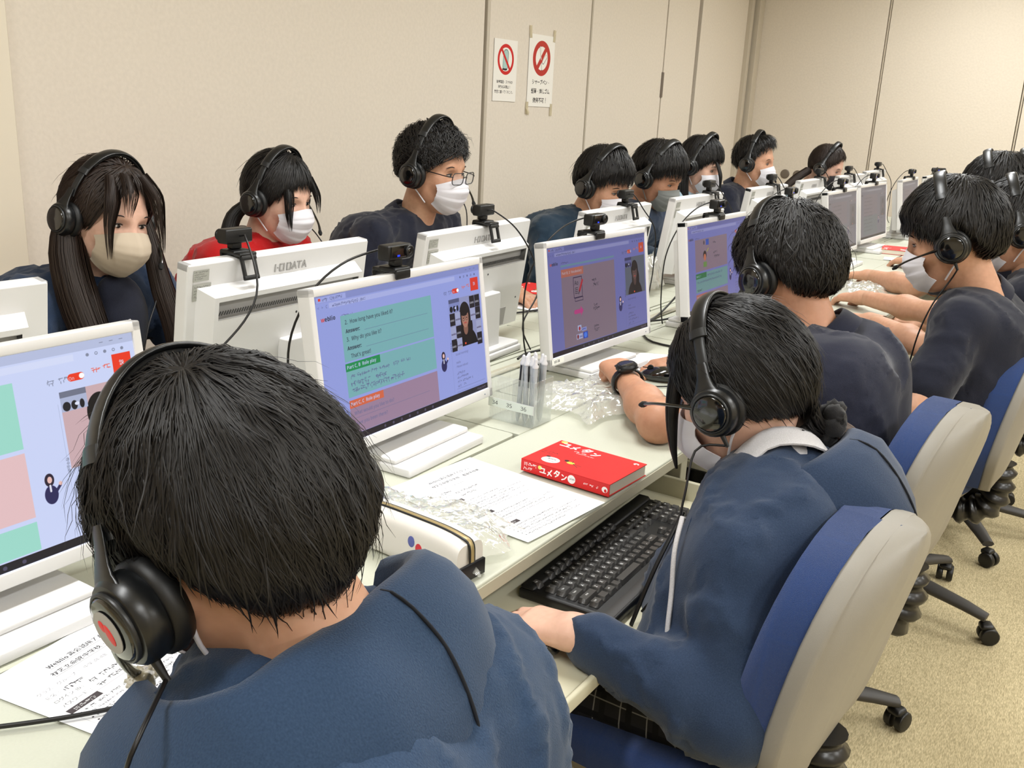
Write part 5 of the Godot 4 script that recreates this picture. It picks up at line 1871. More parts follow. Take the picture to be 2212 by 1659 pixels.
# ------------------------------------------------------------------ monitors and webcams
func screens_and_cameras() -> void:
	var fr := [[.52, -1.07, 0, 0, "white monitor with a bright lesson page and a woman in round glasses, nearest the camera"], [1.325, -1.075, 1.7, 1, "white monitor with green lesson cards and a video of a woman before a lettered backdrop"], [2.095, -1.095, -2.0, 2, "white monitor showing a pink arrow and an apple, beside the pen holder"], [2.79, -1.06, 0, 3, "white monitor with a small cartoon boy on its screen"], [3.51, -1.09, 0, 3, "white monitor mostly hidden behind the student with the wristwatch"], [4.45, -1.124, 0, 4, "white monitor with dim grey screen, left one of the touching pair"], [5.12, -1.146, -1.7, 4, "white monitor with dim grey screen, right one of the touching pair"], [5.89, -1.124, 1.3, 4, "small far white monitor with grey screen above the masked profile student"], [6.53, -1.11, 0, 4, "farthest white monitor facing us, with the sideways webcam on top"]]
	for q in fr: monitor(q[4], at(V(q[0], .70, q[1]), q[2]), M["screen_%d" % q[3]], false, q[3] == 2)
	var bk := [[.60, -1.428, 0, "back of white monitor cut off by the left edge of the picture"], [1.344, -1.416, 2.5, "back of white monitor in front of the girl in the red hoodie"], [1.995, -1.40, 3.5, "back of white monitor in front of the man in glasses"], [2.767, -1.403, 2.6, "back of white monitor in front of the boy in the dark teal hoodie"], [3.489, -1.43, 1.4, "back of white monitor in front of the boy with the grey mask"], [4.296, -1.43, 0, "back of white monitor in front of the boy with short spiky hair"], [5.077, -1.46, 1.1, "back of white monitor left of the girl in the pale blue shirt"], [5.80, -1.45, -1.5, "back of white monitor in front of the girl in the pale blue shirt"], [6.558, -1.49, -.5, "farthest back of a white monitor, by the end wall"]]
	for q in bk: monitor(q[3], at(V(q[0], .70, q[1]), 180 + q[2]), M.screen_4, true)
	var fc := [[1.308, 1.7, "webcam on the monitor with green lesson cards"], [2.087, -2, "webcam on the monitor with the pink arrow"], [2.80, 0, "webcam on the monitor with the cartoon boy"], [3.608, 0, "webcam on the monitor half hidden by the student with the wristwatch"], [4.457, 0, "webcam on the left dim monitor of the touching pair"], [5.148, -1.7, "webcam on the right dim monitor of the touching pair"], [5.95, 1.3, "webcam with a looped cable on the small far monitor"]]
	var fz := [-1.075, -1.095, -1.06, -1.09, -1.124, -1.146, -1.124]
	for k in fc.size():
		var p := V(fc[k][0], 1.0365, fz[k] - .012)
		webcam(fc[k][2], at(p, fc[k][1]), [p + V(-.10, .02, -.03), p + V(-.16, -.03, -.05), p + V(-.19, -.12, -.07), p + V(-.17, -.25, -.08), p + V(-.12, -.331, -.09)])
	webcam("rounded webcam turned to the room on the farthest front monitor", at(V(6.70, 1.0365, -1.12), -50), [V(6.64, 1.03, -1.15), V(6.63, .9, -1.17), V(6.62, .72, -1.18)], true)
	var bc := [[1.226, -1.416, "webcam seen from behind, on the monitor before the girl in red"], [2.017, -1.40, "webcam seen from behind, on the monitor before the man in glasses"], [2.824, -1.403, "webcam seen from behind, on the monitor before the boy in the teal hoodie"], [3.601, -1.43, "webcam seen from behind, on the monitor before the boy with the grey mask"], [4.346, -1.43, "webcam seen from behind, on the monitor before the spiky-haired boy"], [5.20, -1.46, "webcam seen from behind, on the monitor left of the girl in pale blue"], [5.757, -1.45, "webcam seen from behind, on the monitor before the girl in pale blue"], [6.642, -1.49, "webcam seen from behind, on the farthest back-facing monitor"]]
	var routes := [[V(-.03, -.04, .09), V(-.07, -.10, .10), V(-.17, -.17, .10), V(-.25, -.24, .09), V(-.30, -.33, .08)], [V(.06, -.01, .06), V(.12, -.09, .08), V(.15, -.18, .085), V(.07, -.26, .09), V(.10, -.331, .10)], [V(.03, -.01, .05), V(.07, -.08, .08), V(.06, -.2, .09), V(.02, -.3, .10), V(.0, -.331, .12)]]
	for k in bc.size():
		var p := V(bc[k][0], 1.0365, bc[k][1] + .012)
		var r := []
		for o in routes[mini(k, 2)]: r.append(p + o)
		webcam(bc[k][2], at(p, 182), r)
	# loose leads lying on the duct and the desks between the screens
	var leads := [[[V(3.02, 1.0, -1.10), V(2.95, .80, -1.20), V(2.80, .715, -1.22), V(2.60, .706, -1.19), V(2.45, .705, -1.10), V(2.43, .704, -1.02)], "thin black lead hanging between the arrow monitor and the cartoon boy monitor"], [[V(2.98, .86, -1.11), V(2.93, .80, -1.17), V(2.86, .74, -1.15), V(2.76, .725, -1.11)], "short thick lead coming from behind the cartoon boy monitor"], [[V(2.50, .71, -1.24), V(2.60, .7145, -1.21), V(2.72, .708, -1.18), V(2.80, .708, -1.17)], "bundle of dark leads lying on the cable duct"], [[V(1.98, .715, -1.24), V(2.05, .712, -1.26), V(2.12, .71, -1.25), V(2.2, .708, -1.2)], "dark leads behind the pen holder"], [[V(6.2, .71, -1.22), V(6.05, .715, -1.18), V(5.9, .71, -1.2), V(5.7, .712, -1.24), V(5.5, .71, -1.2)], "tangled leads on the far desks beyond the dim monitors"], [[V(2.33, .71, -1.62), V(2.5, .706, -1.56), V(2.7, .706, -1.52), V(2.95, .706, -1.5)], "thin black lead across the far side desk by the printed sheet"]]
	for q in leads:
		var n := put("lead", B.new().tube(curve(q[0], 30), .0032, 7), M.cord)
		tag(n, q[1], "cable", "black leads")

func chairs() -> void:
	chair("blue and grey office chair nearest the camera, behind the girl with the scrunchie", at(V(1.27, 0, -.49), -4), .35)
	chair("blue and grey office chair behind the student with the wristwatch", at(V(1.93, 0, -.50), -6), .9)
	chair("blue office chair under the student seen in profile, its seat showing", at(V(2.70, 0, -.43), 0), .5)
	chair("blue office chair under the nearest student, below the picture", at(V(.43, 0, -.56), 6), .2)
	chair("blue office chair under the boy at the right edge", at(V(3.42, 0, -.36), 2), .1)
	chair("blue office chair under the student whose hair rises behind the profile boy", at(V(3.90, 0, -.49), -3), .7)
	chair("blue office chair under the student at the far right edge", at(V(4.62, 0, -.45), 1), .4)

# ------------------------------------------------------------------ hair cuts: edge lists [angle from the face, lowest elevation]
func boy_cut(seed_: int, n: int, more := {}) -> Dictionary:
	var d := {"seed": seed_, "n": n, "th": .024, "edge": [[0, 12], [35, 8], [58, -6], [72, -22], [84, -10], [100, -4], [116, -28], [140, -52], [180, -58]], "len": .8, "w": .0013, "ragged": 7.0}
	d.merge(more, true)
	return d
func girl_cut(seed_: int, n: int, more := {}) -> Dictionary:
	var d := {"seed": seed_, "n": n, "th": .014, "edge": [[0, 30], [30, 22], [52, -4], [66, -30], [84, -30], [110, -40], [150, -56], [180, -60]], "len": .9, "w": .0011, "lump": .002, "ragged": 4.0, "tuft": 6.0, "lift": .002, "taper": 14.0}
	d.merge(more, true)
	return d

func near_row() -> void:
	# the student nearest the camera
	var a := person({
		"label": "student nearest the camera seen from behind, black hair, navy hoodie, bent over a sheet", "head": V(.492, .980, -.565), "yaw": 170, "byaw": 190, "pitch": 28, "roll": -13, "sc": 1.0,
		"nb": V(.50, .872, -.525), "sl": V(.405, .80, -.50), "sr": V(.648, .782, -.44), "pel": V(.56, .51, -.38), "el": V(.35, .58, -.50), "er": V(.70, .58, -.44), "wl": V(.42, .56, -.68), "wr": V(.66, .57, -.66),
		"cloth": "navy_hood", "wear": "hoodie", "hood": true, "cell": .009, "fold": .005, "soft": 1.7, "g": 1.06, "skin": "skin", "drop": 1.15, "seam": 21,
		"rim": [V(.42, .865, -.60), V(.388, .892, -.535), V(.40, .922, -.478), V(.47, .938, -.464), V(.55, .943, -.466), V(.615, .938, -.485), V(.635, .905, -.54)],
		"hair": boy_cut(3, 26000, {"th": .027, "w": .00062, "len": .95, "edge": [[0, 10], [35, 4], [58, -10], [72, -24], [84, -12], [102, -8], [118, -36], [140, -64], [180, -78]], "taper": 44.0, "ragged": 4.0, "jag": 3.0, "lift": .005, "swirl": .14, "lump": .006, "tuft": 5.0}), "hair_mat": "hair", "mask": "mask_white", "down": .9})
	var hs := headset("black headset on the student nearest the camera, left ear cup towards us", a.head, true, 1, [V(.335, .90, -.50), V(.335, .86, -.52), V(.30, .80, -.53), V(.25, .72, -.55), V(.2, .55, -.56)])
	put("ear_cup_badge", B.new().lathe([Vector2(0, 0), Vector2(.0175, 0), Vector2(.0175, .0008), Vector2(0, .0012)], 24, Transform3D(Basis.from_euler(V(0, 0, -PI / 2)), V(.1305, -.008, -.006))), M.letter_grey, hs)
	put("badge_mark", B.new().ball(V(.1317, -.010, -.008), V(.0006, .009, .005), 12, 8).ball(V(.1317, -.002, -.003), V(.0006, .005, .004), 10, 8), M.book_red, hs)
	var wrap := B.new().ball(V(.089, -.072, .104), V(.012, .010, .015), 18, 14)
	folds(wrap, .004, 8, V(14, 14, 14))
	put("plastic_wrap", wrap, M.tape, hs)
	var c := put("desk_lead", B.new().tube(curve([V(.30, .706, -.98), V(.40, .707, -.88), V(.50, .708, -.80), V(.60, .709, -.755), V(.72, .707, -.74)], 30), .0026, 7), M.cord)
	tag(c, "black lead crossing the sheet in front of the nearest student", "cable", "black leads")
	# the girl with the scrunchie
	var tail := V(1.50, .86, -.385)
	var b := person({
		"label": "girl in navy hoodie and white collar, hair tied low with a black scrunchie", "head": V(1.385, .922, -.46), "yaw": 176, "byaw": 180, "pitch": 28, "roll": 0, "sc": 1.0, "g": .84,
		"nb": V(1.345, .825, -.375), "sl": V(1.185, .738, -.365), "sr": V(1.50, .738, -.35), "pel": V(1.31, .575, -.36), "el": V(1.075, .575, -.315), "wl": V(1.035, .645, -.52), "er": V(1.58, .54, -.38), "wr": V(1.47, .53, -.56),
		"cloth": "navy_hood2", "wear": "hoodie", "hood": true, "cell": .009, "fold": .005, "soft": 1.8, "skirt": true, "legwear": "plaid_skirt", "legs": "plaid", "skin": "skin_fair", "collar": "white_shirt", "collar_r": .002, "collar_up": .016, "open": 34.0, "stretch": V(1, .5, 1),
		"rim": [V(1.245, .80, -.445), V(1.258, .832, -.385), V(1.292, .868, -.322), V(1.36, .888, -.296), V(1.425, .885, -.305), V(1.458, .868, -.36), V(1.45, .80, -.44)], "drop": 1.35, "seam": 16,
		"extra": [[V(1.20, .66, -.42), V(1.16, .50, -.45), .07, .075, .05], [V(1.30, .64, -.45), V(1.28, .52, -.47), .09, .09, .05]],
		"hands": {"l": [V(.02, -.12, -1), V(0, 1, -.1), "rest"]},
		"hair": girl_cut(7, 12000, {"whorl": V(.1, .9, .3), "th": .018, "w": .0008, "lump": .005, "lift": .005, "tuft": 5.0, "edge": [[0, 22], [30, 10], [50, -10], [66, -36], [84, -34], [110, -48], [150, -56], [180, -56]], "len": 1.1}), "mask": "mask_white", "mask_kind": "moulded", "down": .8,
		"locks": [[[V(1.355, .99, -.525), V(1.33, .955, -.54), V(1.318, .90, -.542), V(1.315, .845, -.535), V(1.318, .80, -.525)], [.010, .012, .010, .007, .002], 420, 21, .0008, .5, V(-1, 0, 0), .55],
			[[V(1.39, .905, -.375), V(1.405, .888, -.357), V(1.425, .878, -.345)], [.05, .032, .019], 260, 24, .001, .8, Vector3.ZERO]]})
	var pt := B.new()
	lock(pt, [V(1.42, .88, -.345), V(1.438, .874, -.322), V(1.448, .856, -.303), V(1.452, .83, -.292), V(1.455, .812, -.285)], [.014, .024, .028, .025, .014], 520, 31, .0009, .8)
	put("ponytail", pt, M.hair_tip, b.node, b.inv)
	var sc := B.new()
	for i in 9:
		var an := TAU * i / 9
		sc.ball(V(1.428, .878, -.338) + V(cos(an) * .020, sin(an) * .028 + .002, sin(an) * .012 - cos(an) * .012), V(.019, .016, .017), 12, 8, Basis.from_euler(V(an, an * .7, an)))
	folds(sc, .004, 5, V(4, 4, 4))
	put("scrunchie", sc, M.scrunchie, b.node, b.inv)
	put("drawstring", B.new().tube(curve([V(1.175, .79, -.452), V(1.146, .751, -.447), V(1.130, .696, -.439), V(1.114, .655, -.433), V(1.106, .628, -.429)], 20), .0035, 6, .6), M.white_shirt, b.top)
	put("zip", B.new().tube(curve([V(1.235, .77, -.475), V(1.19, .69, -.492), V(1.17, .60, -.512)], 14), .004, 6, .5), M.case_black, b.top)
	headset("black headset with a boom microphone on the girl with the scrunchie", b.head, true, 1, [V(1.262, .86, -.475), V(1.235, .80, -.475), V(1.215, .74, -.475), V(1.205, .66, -.485), V(1.20, .61, -.51)], .95, 48)
	# the student with the wristwatch
	var e := person({
		"label": "boy in a navy polo shirt leaning on his forearm, black wristwatch on the desk side", "head": V(2.085, 1.0, -.62), "yaw": 158, "byaw": 182, "pitch": 24, "sc": 1.05, "g": 1.12,
		"nb": V(2.075, .882, -.525), "sl": V(1.905, .825, -.535), "sr": V(2.25, .83, -.52), "pel": V(2.0, .585, -.42), "el": V(1.675, .742, -.715), "wl": V(1.85, .758, -.875), "er": V(2.36, .735, -.70), "wr": V(2.19, .735, -.87),
		"cloth": "navy_polo2", "wear": "polo_shirt", "sleeve": "short", "cell": .010, "fold": .005, "soft": 2.2, "collar": "navy_polo2", "open": 30.0, "skin": "skin_tan", "stretch": V(1, .6, 1),
		"hands": {"l": [V(.55, .12, -.55), V(-.1, 1, 0), "fist"], "r": [V(-.35, -.05, -.3), Vector3.UP, "rest"]},
		"hair": boy_cut(12, 6500, {"th": .027, "swirl": .2, "tuft": 11.0, "edge": [[0, 8], [35, 4], [58, -12], [72, -30], [84, -16], [102, -14], [118, -44], [140, -60], [180, -64]], "wave": .002}), "mask": "mask_white", "mask_kind": "moulded", "down": .6})
	headset("black headset on the boy with the wristwatch", e.head, true, 1)
	var wt := thing("wristwatch", "chunky black digital wristwatch on the boy's left wrist", "watch", Transform3D(look(V(.175, .016, -.16), V(-.15, 1, -.1)), V(1.842, .758, -.867)))
	var ring := []
	for k in 25:
		var an := TAU * k / 24
		ring.append(V(cos(an) * .0335, sin(an) * .0315, 0))
	put("strap", B.new().tube(ring, .0115, 8, .28, V(1, 0, 0)), M.black_plastic, wt)
	put("case", B.new().lathe([Vector2(0, .030), Vector2(.021, .030), Vector2(.024, .034), Vector2(.024, .040), Vector2(.020, .044), Vector2(.020, .044), Vector2(.017, .0435), Vector2(0, .0435)], 20), M.cam_black, wt)
	put("dial", B.new().lathe([Vector2(0, .0442), Vector2(.016, .0442), Vector2(.016, .0437)], 20), M.gloss_black, wt)
	for an in [.6, 2.5, 3.8, 5.6]: put("button", B.new().ball(V(cos(an) * .025, .037, sin(an) * .025), V(.003, .0025, .003), 8, 6), M.set_grey, wt)
	# the masked student in profile
	var g := person({
		"label": "boy in a navy polo shirt and white mask seen in profile from his left", "head": V(2.68, 1.05, -.39), "yaw": 186, "byaw": 184, "pitch": 20, "sc": 1.06, "g": 1.0,
		"nb": V(2.715, .92, -.315), "sl": V(2.545, .865, -.31), "sr": V(2.88, .865, -.30), "pel": V(2.67, .585, -.29), "el": V(2.39, .665, -.36), "wl": V(2.44, .66, -.58), "er": V(2.83, .725, -.41), "wr": V(3.04, .742, -.62),
		"cloth": "navy_polo", "wear": "polo_shirt", "sleeve": "short", "cell": .011, "fold": .005, "soft": 2.0, "collar": "navy_polo2", "open": 30.0, "stretch": V(1, .6, 1),
		"hair": boy_cut(15, 5000, {"th": .028, "tuft": 8.0, "edge": [[0, 8], [35, 3], [56, -8], [70, -28], [84, -14], [100, -10], [118, -40], [140, -58], [180, -62]]}), "mask": "mask_white", "down": .8})
	headset("black headset with lowered boom microphone on the masked boy in profile", g.head, true, 1, [V(2.575, .965, -.36), V(2.56, .90, -.39), V(2.55, .82, -.41), V(2.545, .72, -.42)], 1.0, 22)
	# three more behind him, only their heads and shoulders in view
	var far := [[V(3.40, 1.03, -.31), 190, "boy in navy polo at the right edge behind the profile student", 18, "navy_polo", V(3.25, .755, -.48), V(3.42, .745, -.74)], [V(3.90, 1.09, -.44), 182, "student whose dark hair rises behind the head of the profile student", 22, "navy_polo2", V(3.85, .74, -.66), V(3.98, .74, -.85)], [V(4.62, 1.09, -.40), 178, "student at the far right edge, only the hair showing", 20, "navy_polo", V(4.5, .74, -.62), V(4.6, .74, -.8)]]
	for k in 3:
		var q: Array = far[k]
		var h := person({"label": q[2], "head": q[0], "yaw": q[1], "byaw": 182, "pitch": q[3], "sc": 1.06, "pel": V(q[0].x, .58, q[0].z + .10), "el": q[5], "wl": q[6], "cloth": q[4], "wear": "polo_shirt", "sleeve": "short", "cell": .016, "collar": q[4],
			"hair": boy_cut(30 + k, 2600, {"th": .028}), "mask": "mask_white"})
		headset(["black headset on the boy at the right edge", "headset on the student behind the profile boy", "headset on the student at the far right edge"][k], h.head, false, 1)

func far_row() -> void:
	var a := person({
		"label": "girl with long dark hair, beige mask and navy hoodie at the left", "head": V(1.345, 1.035, -1.965), "yaw": 2, "byaw": 6, "pitch": 14, "roll": -7, "sc": .99, "g": 1.0,
		"nb": V(1.335, .885, -2.035), "pel": V(1.33, .57, -2.22), "cloth": "navy_hood2", "wear": "hoodie", "hood": true, "cell": .011, "fold": .006, "collar": "navy_polo", "open": 34.0, "collar_r": .012, "skin": "skin_fair",
		"el": V(1.56, .68, -1.93), "er": V(1.08, .68, -1.95), "wl": V(1.45, .735, -1.72), "wr": V(1.22, .735, -1.72),
		"hair": girl_cut(41, 4500, {"th": .016, "whorl": V(0, .93, .36), "edge": [[0, 34], [24, 26], [44, 2], [58, -32], [84, -34], [110, -50], [180, -60]]}), "hair_mat": "hair_brown", "mask": "mask_beige", "mask_kind": "moulded", "down": .1,
		"locks": [[[V(1.265, 1.06, -1.975), V(1.243, .98, -1.965), V(1.235, .88, -1.93), V(1.245, .76, -1.885), V(1.265, .66, -1.865)], [.026, .040, .044, .040, .026], 520, 43, .0011, .55, V(-.3, 0, 1)],
			[[V(1.425, 1.06, -1.955), V(1.435, .98, -1.935), V(1.44, .88, -1.91), V(1.455, .76, -1.88), V(1.455, .64, -1.87)], [.018, .026, .034, .036, .022], 420, 44, .0011, .55, V(.3, 0, 1)],
			[[V(1.315, 1.135, -1.895), V(1.296, 1.09, -1.868), V(1.283, 1.03, -1.868), V(1.282, .96, -1.872)], [.016, .020, .012, .006], 200, 45, .0006, .4, V(0, 0, 1), 0.0],
			[[V(1.345, 1.14, -1.885), V(1.335, 1.10, -1.858), V(1.325, 1.05, -1.856)], [.016, .022, .010], 110, 47, .0006, .3, V(0, 0, 1), 0.0],
			[[V(1.385, 1.135, -1.885), V(1.405, 1.09, -1.866), V(1.415, 1.03, -1.868), V(1.42, .96, -1.87)], [.015, .018, .012, .005], 170, 46, .0006, .4, V(0, 0, 1), 0.0]]})
	headset("black headset with clear tape on its ear cup, on the girl with long hair", a.head, true, 1, [V(1.44, .93, -1.93), V(1.42, .86, -1.90), V(1.37, .80, -1.87), V(1.34, .72, -1.86)], .94)
	put("shirt_front", B.new().ball(V(1.35, .80, -1.955), V(.075, .11, .05), 20, 14), M.navy_polo, a.top)
	put("collar_tag", B.new().box(V(1.345, .80, -1.902), V(.010, .022, .003), .001, Basis.from_euler(V(-.3, 0, .2))), M.white_shirt, a.top)
	var b := person({
		"label": "girl in a red hoodie and white mask, hair in a ponytail with a fringe", "head": V(1.985, 1.035, -2.085), "yaw": 8, "byaw": 8, "pitch": 14, "sc": .98, "g": .92,
		"nb": V(1.965, .895, -2.16), "pel": V(1.95, .57, -2.33), "cloth": "red_hood", "wear": "hoodie", "hood": true, "cell": .012, "collar": "white_shirt", "collar_r": .006, "skin": "skin_fair", "fold": .006,
		"hair": girl_cut(51, 3600, {"th": .015, "edge": [[0, 12], [26, 10], [44, -2], [60, -26], [84, -30], [110, -44], [150, -52], [180, -52]], "len": 1.1, "whorl": V(0, .95, .2)}), "mask": "mask_white", "down": .3,
		"locks": [[[V(1.93, 1.02, -2.15), V(1.895, .985, -2.17), V(1.87, .93, -2.17), V(1.85, .86, -2.16), V(1.835, .80, -2.15)], [.018, .026, .027, .024, .010], 320, 53, .0011, .8, Vector3.ZERO],
			[[V(1.955, 1.095, -2.02), V(1.94, 1.05, -1.995), V(1.935, 1.0, -1.99), V(1.94, .955, -1.99)], [.013, .016, .012, .004], 150, 54, .0006, .4, V(-.4, 0, 1), 0.0],
			[[V(2.025, 1.10, -2.0), V(2.04, 1.05, -1.985), V(2.045, 1.0, -1.985)], [.012, .014, .006], 110, 55, .0006, .4, V(0, 0, 1), 0.0]]})
	put("drawstring", B.new().tube(curve([V(1.93, .865, -2.07), V(1.925, .82, -2.03), V(1.925, .78, -2.02)], 10), .003, 6), M.white_shirt, b.top)
	headset("black headset on the girl in the red hoodie", b.head, true, 1, [V(2.10, .93, -2.05), V(2.11, .86, -2.0), V(2.1, .78, -1.97)], .94)
	var c := person({
		"label": "man with wavy black hair, glasses and white mask in a navy polo shirt", "head": V(2.525, 1.108, -1.94), "yaw": 4, "byaw": 4, "pitch": 10, "sc": 1.08, "g": 1.2,
		"nb": V(2.505, .955, -2.02), "pel": V(2.48, .58, -2.22), "el": V(2.80, .72, -1.95), "wl": V(2.66, .73, -1.70), "er": V(2.22, .70, -1.98), "wr": V(2.32, .735, -1.72), "cloth": "navy_polo", "wear": "polo_shirt", "sleeve": "short", "cell": .012, "collar": "navy_polo2", "open": 32.0, "skin": "skin", "fold": .007, "soft": 1.3,
		"hair": boy_cut(61, 3600, {"th": .021, "edge": [[0, 20], [30, 16], [52, 0], [70, -20], [84, -8], [100, -6], [118, -30], [140, -48], [180, -54]], "wave": .005, "lift": .009, "swirl": .5, "lump": .009, "tuft": 14.0}), "mask": "mask_white", "down": .5})
	headset("black headset on the man in glasses", c.head, true, 1, [V(2.62, 1.0, -1.88), V(2.61, .92, -1.86), V(2.58, .84, -1.84)])
	put("shirt_emblem", B.new().tube(curve([V(2.605, .79, -1.872), V(2.60, .81, -1.875), V(2.61, .83, -1.88)], 6), .004, 6, .3), M.book_red, c.top)
	put("placket", B.new().box(V(2.53, .86, -1.898), V(.012, .06, .004), .001, Basis.from_euler(V(-.35, 0, .1))), M.white_shirt, c.top)
	var gl := thing("eyeglasses", "dark rectangular eyeglasses on the man with wavy hair", "glasses", c.head)
	for s in [-1, 1]:
		var rim := []
		for q in rounded(.050, .034, .011, 3): rim.append(V(s * .033 + q.x, .006 + q.y, .112 - absf(q.x + s * .033) * .12))
		rim.append(rim[0])
		put("rim", B.new().tube(rim, .0014, 6), M.set_dark, gl)
		var gp := PackedVector2Array()
		for q in rounded(.048, .032, .010, 3): gp.append(q + Vector2(s * .033, .006))
		put("glass", B.new().prism(gp, .0012, Transform3D(Basis.from_euler(V(0, s * .1, 0)), V(0, 0, .109))), M.glass, gl)
		put("temple", B.new().tube([V(s * .058, .012, .107), V(s * .074, .012, .09), V(s * .083, .012, .0), V(s * .084, .004, -.02)], .0016, 6), M.set_dark, gl)
	put("bridge", B.new().tube(curve([V(-.009, .010, .112), V(0, .013, .115), V(.009, .010, .112)], 6), .0014, 6), M.set_dark, gl)
	var rest := [
		{"label": "boy in a dark teal hoodie and white mask bending towards his screen", "head": V(3.445, 1.035, -1.80), "yaw": -8, "pitch": 22, "cloth": "teal_hood", "wear": "hoodie", "hood": true, "mask": "mask_white", "sc": 1.06, "nb": V(3.41, .905, -1.905), "sl": V(3.56, .85, -1.88), "sr": V(3.23, .85, -1.92), "el": V(3.68, .72, -1.80), "er": V(3.10, .70, -1.84), "cell": .013, "hair": boy_cut(71, 2600, {"th": .026})},
		{"label": "boy in a navy hoodie with a grey mask looking down", "head": V(3.90, 1.055, -1.775), "yaw": -4, "pitch": 26, "cloth": "navy_hood2", "wear": "hoodie", "hood": true, "mask": "mask_grey", "sc": 1.06, "skin": "skin_tan", "hair": boy_cut(72, 2400, {"th": .027})},
		{"label": "girl with loose black hair and white collar leaning at her monitor", "head": V(4.445, 1.09, -1.81), "yaw": 0, "pitch": 22, "cloth": "blue_shirt", "wear": "shirt", "mask": "mask_white", "mask_kind": "moulded", "collar": "white_shirt", "skin": "skin_fair", "sc": 1.0, "g": .9,
			"hair": girl_cut(73, 2000, {"th": .017, "edge": [[0, 10], [28, 8], [46, -6], [60, -34], [84, -34], [120, -54], [180, -60]]}), "locks": [[[V(4.36, 1.09, -1.85), V(4.345, 1.0, -1.86), V(4.35, .90, -1.84), V(4.37, .80, -1.80)], [.03, .04, .036, .015], 260, 74, .0014, .6, Vector3.ZERO], [[V(4.42, 1.12, -1.72), V(4.415, 1.05, -1.69), V(4.42, .98, -1.69)], [.012, .014, .004], 70, 75, .0014, .5, V(0, 0, 1), .5]]},
		{"label": "boy with short spiky hair and white mask in a navy polo", "head": V(5.14, 1.09, -1.785), "yaw": 2, "pitch": 8, "cloth": "navy_polo", "sleeve": "short", "collar": "navy_polo2", "mask": "mask_white", "sc": 1.04, "g": 1.08,
			"hair": boy_cut(76, 1800, {"th": .014, "quiff": .022, "edge": [[0, 34], [30, 28], [52, 12], [70, -14], [84, -4], [100, 0], [118, -26], [140, -44], [180, -50]], "lift": .012, "len": .5})},
		{"label": "girl in a pale blue shirt with a dark mask and ponytail, farthest of her row", "head": V(6.07, 1.05, -1.655), "yaw": 0, "pitch": 24, "cloth": "blue_shirt", "wear": "shirt", "mask": "mask_dark", "collar": "white_shirt", "skin": "skin_fair", "g": .9, "hair_mat": "hair_brown",
			"hair": girl_cut(78, 1600, {"th": .015}), "locks": [[[V(6.0, 1.03, -1.74), V(5.93, .98, -1.79), V(5.86, .92, -1.83), V(5.82, .86, -1.85)], [.03, .03, .026, .01], 180, 79, .0016, .7, Vector3.ZERO]]}]
	for k in rest.size():
		var d: Dictionary = rest[k]
		d.merge({"byaw": 0, "cell": .015, "down": .7, "pel": V(d.head.x - .02, .57, d.head.z - .28)})
		var h := person(d)
		headset(["black headset on the boy in the dark teal hoodie", "black headset on the boy with the grey mask", "black headset on the girl with loose black hair", "black headset on the boy with spiky hair", "black headset on the girl in the pale blue shirt"][k], h.head, false, 1)

# ------------------------------------------------------------------ what lies on the desks
func desk_things() -> void:
	var kb := keyboard("black full-size keyboard on the pulled-out shelf before the girl with the scrunchie", at(V(1.365, .600, -.615), 2))
	copy(kb, "black keyboard on the shelf in front of the profile student", at(V(2.78, .600, -.62), 0))
	mouse("black mouse under the scrunchie girl's hand", V(1.03, .600, -.605), 180, [V(1.03, .606, -.70), V(1.08, .606, -.78)])
	mouse("small black mouse on the sheet beside the boy's fist", V(2.10, .7025, -.90), 200, [V(2.06, .704, -.95), V(2.02, .704, -.90), V(2.06, .704, -.85)])
	red_book("red paperback lying on the sheet by the desk's front edge", V(1.425, .7045, -.742), -3.0)
	red_book("red paperback on the far desk under the man's forearm", V(2.80, .7005, -1.71), 95)
	red_book("dark red book far away on the desk beyond the dim monitors", V(5.15, .7005, -1.0), 100)
	paper("printed account sheet partly under the red paperback", V(1.2435, .7005, -.808), -5.4, .21, .297, .001, M.paper_print)
	paper("printed account sheet in front of the nearest student", V(.578, .7005, -.816), 9.6, .21, .297, .001, M.paper_print)
	paper("printed sheet under the mouse by the arrow monitor", V(2.235, .7005, -.945), 25, .21, .297, .006, M.paper_print)
	paper("printed sheet on the far desk by the man's hand", V(2.66, .7005, -1.60), 185, .21, .297, .001, M.paper_print)
	paper("printed sheet curling up before the profile student", V(2.93, .7005, -.76), 0, .21, .297, .02, M.paper_print)
	paper("small white slip on the desk before the dim monitors", V(4.88, .7005, -.955), 10, .11, .08, .001, M.paper_blank)
	crumpled("clear plastic bag crumpled over the sheet beside the pencil case", V(1.052, .7005, -.81), .17, .26, 8, .03, 4, 44)
	crumpled("clear plastic bag crumpled beside the pen holder", V(1.83, .7005, -.93), .28, .22, -15, .03, 8, 44)
	crumpled("crumpled clear plastic before the profile student's hands", V(3.75, .7005, -.84), .30, .2, 10, .03, 12, 26)
	crumpled("crumpled plastic bag standing behind the arrow monitor", V(3.10, .7005, -1.46), .16, .16, 0, .14, 15, 26)
	pen_holder()
	pencil_case()

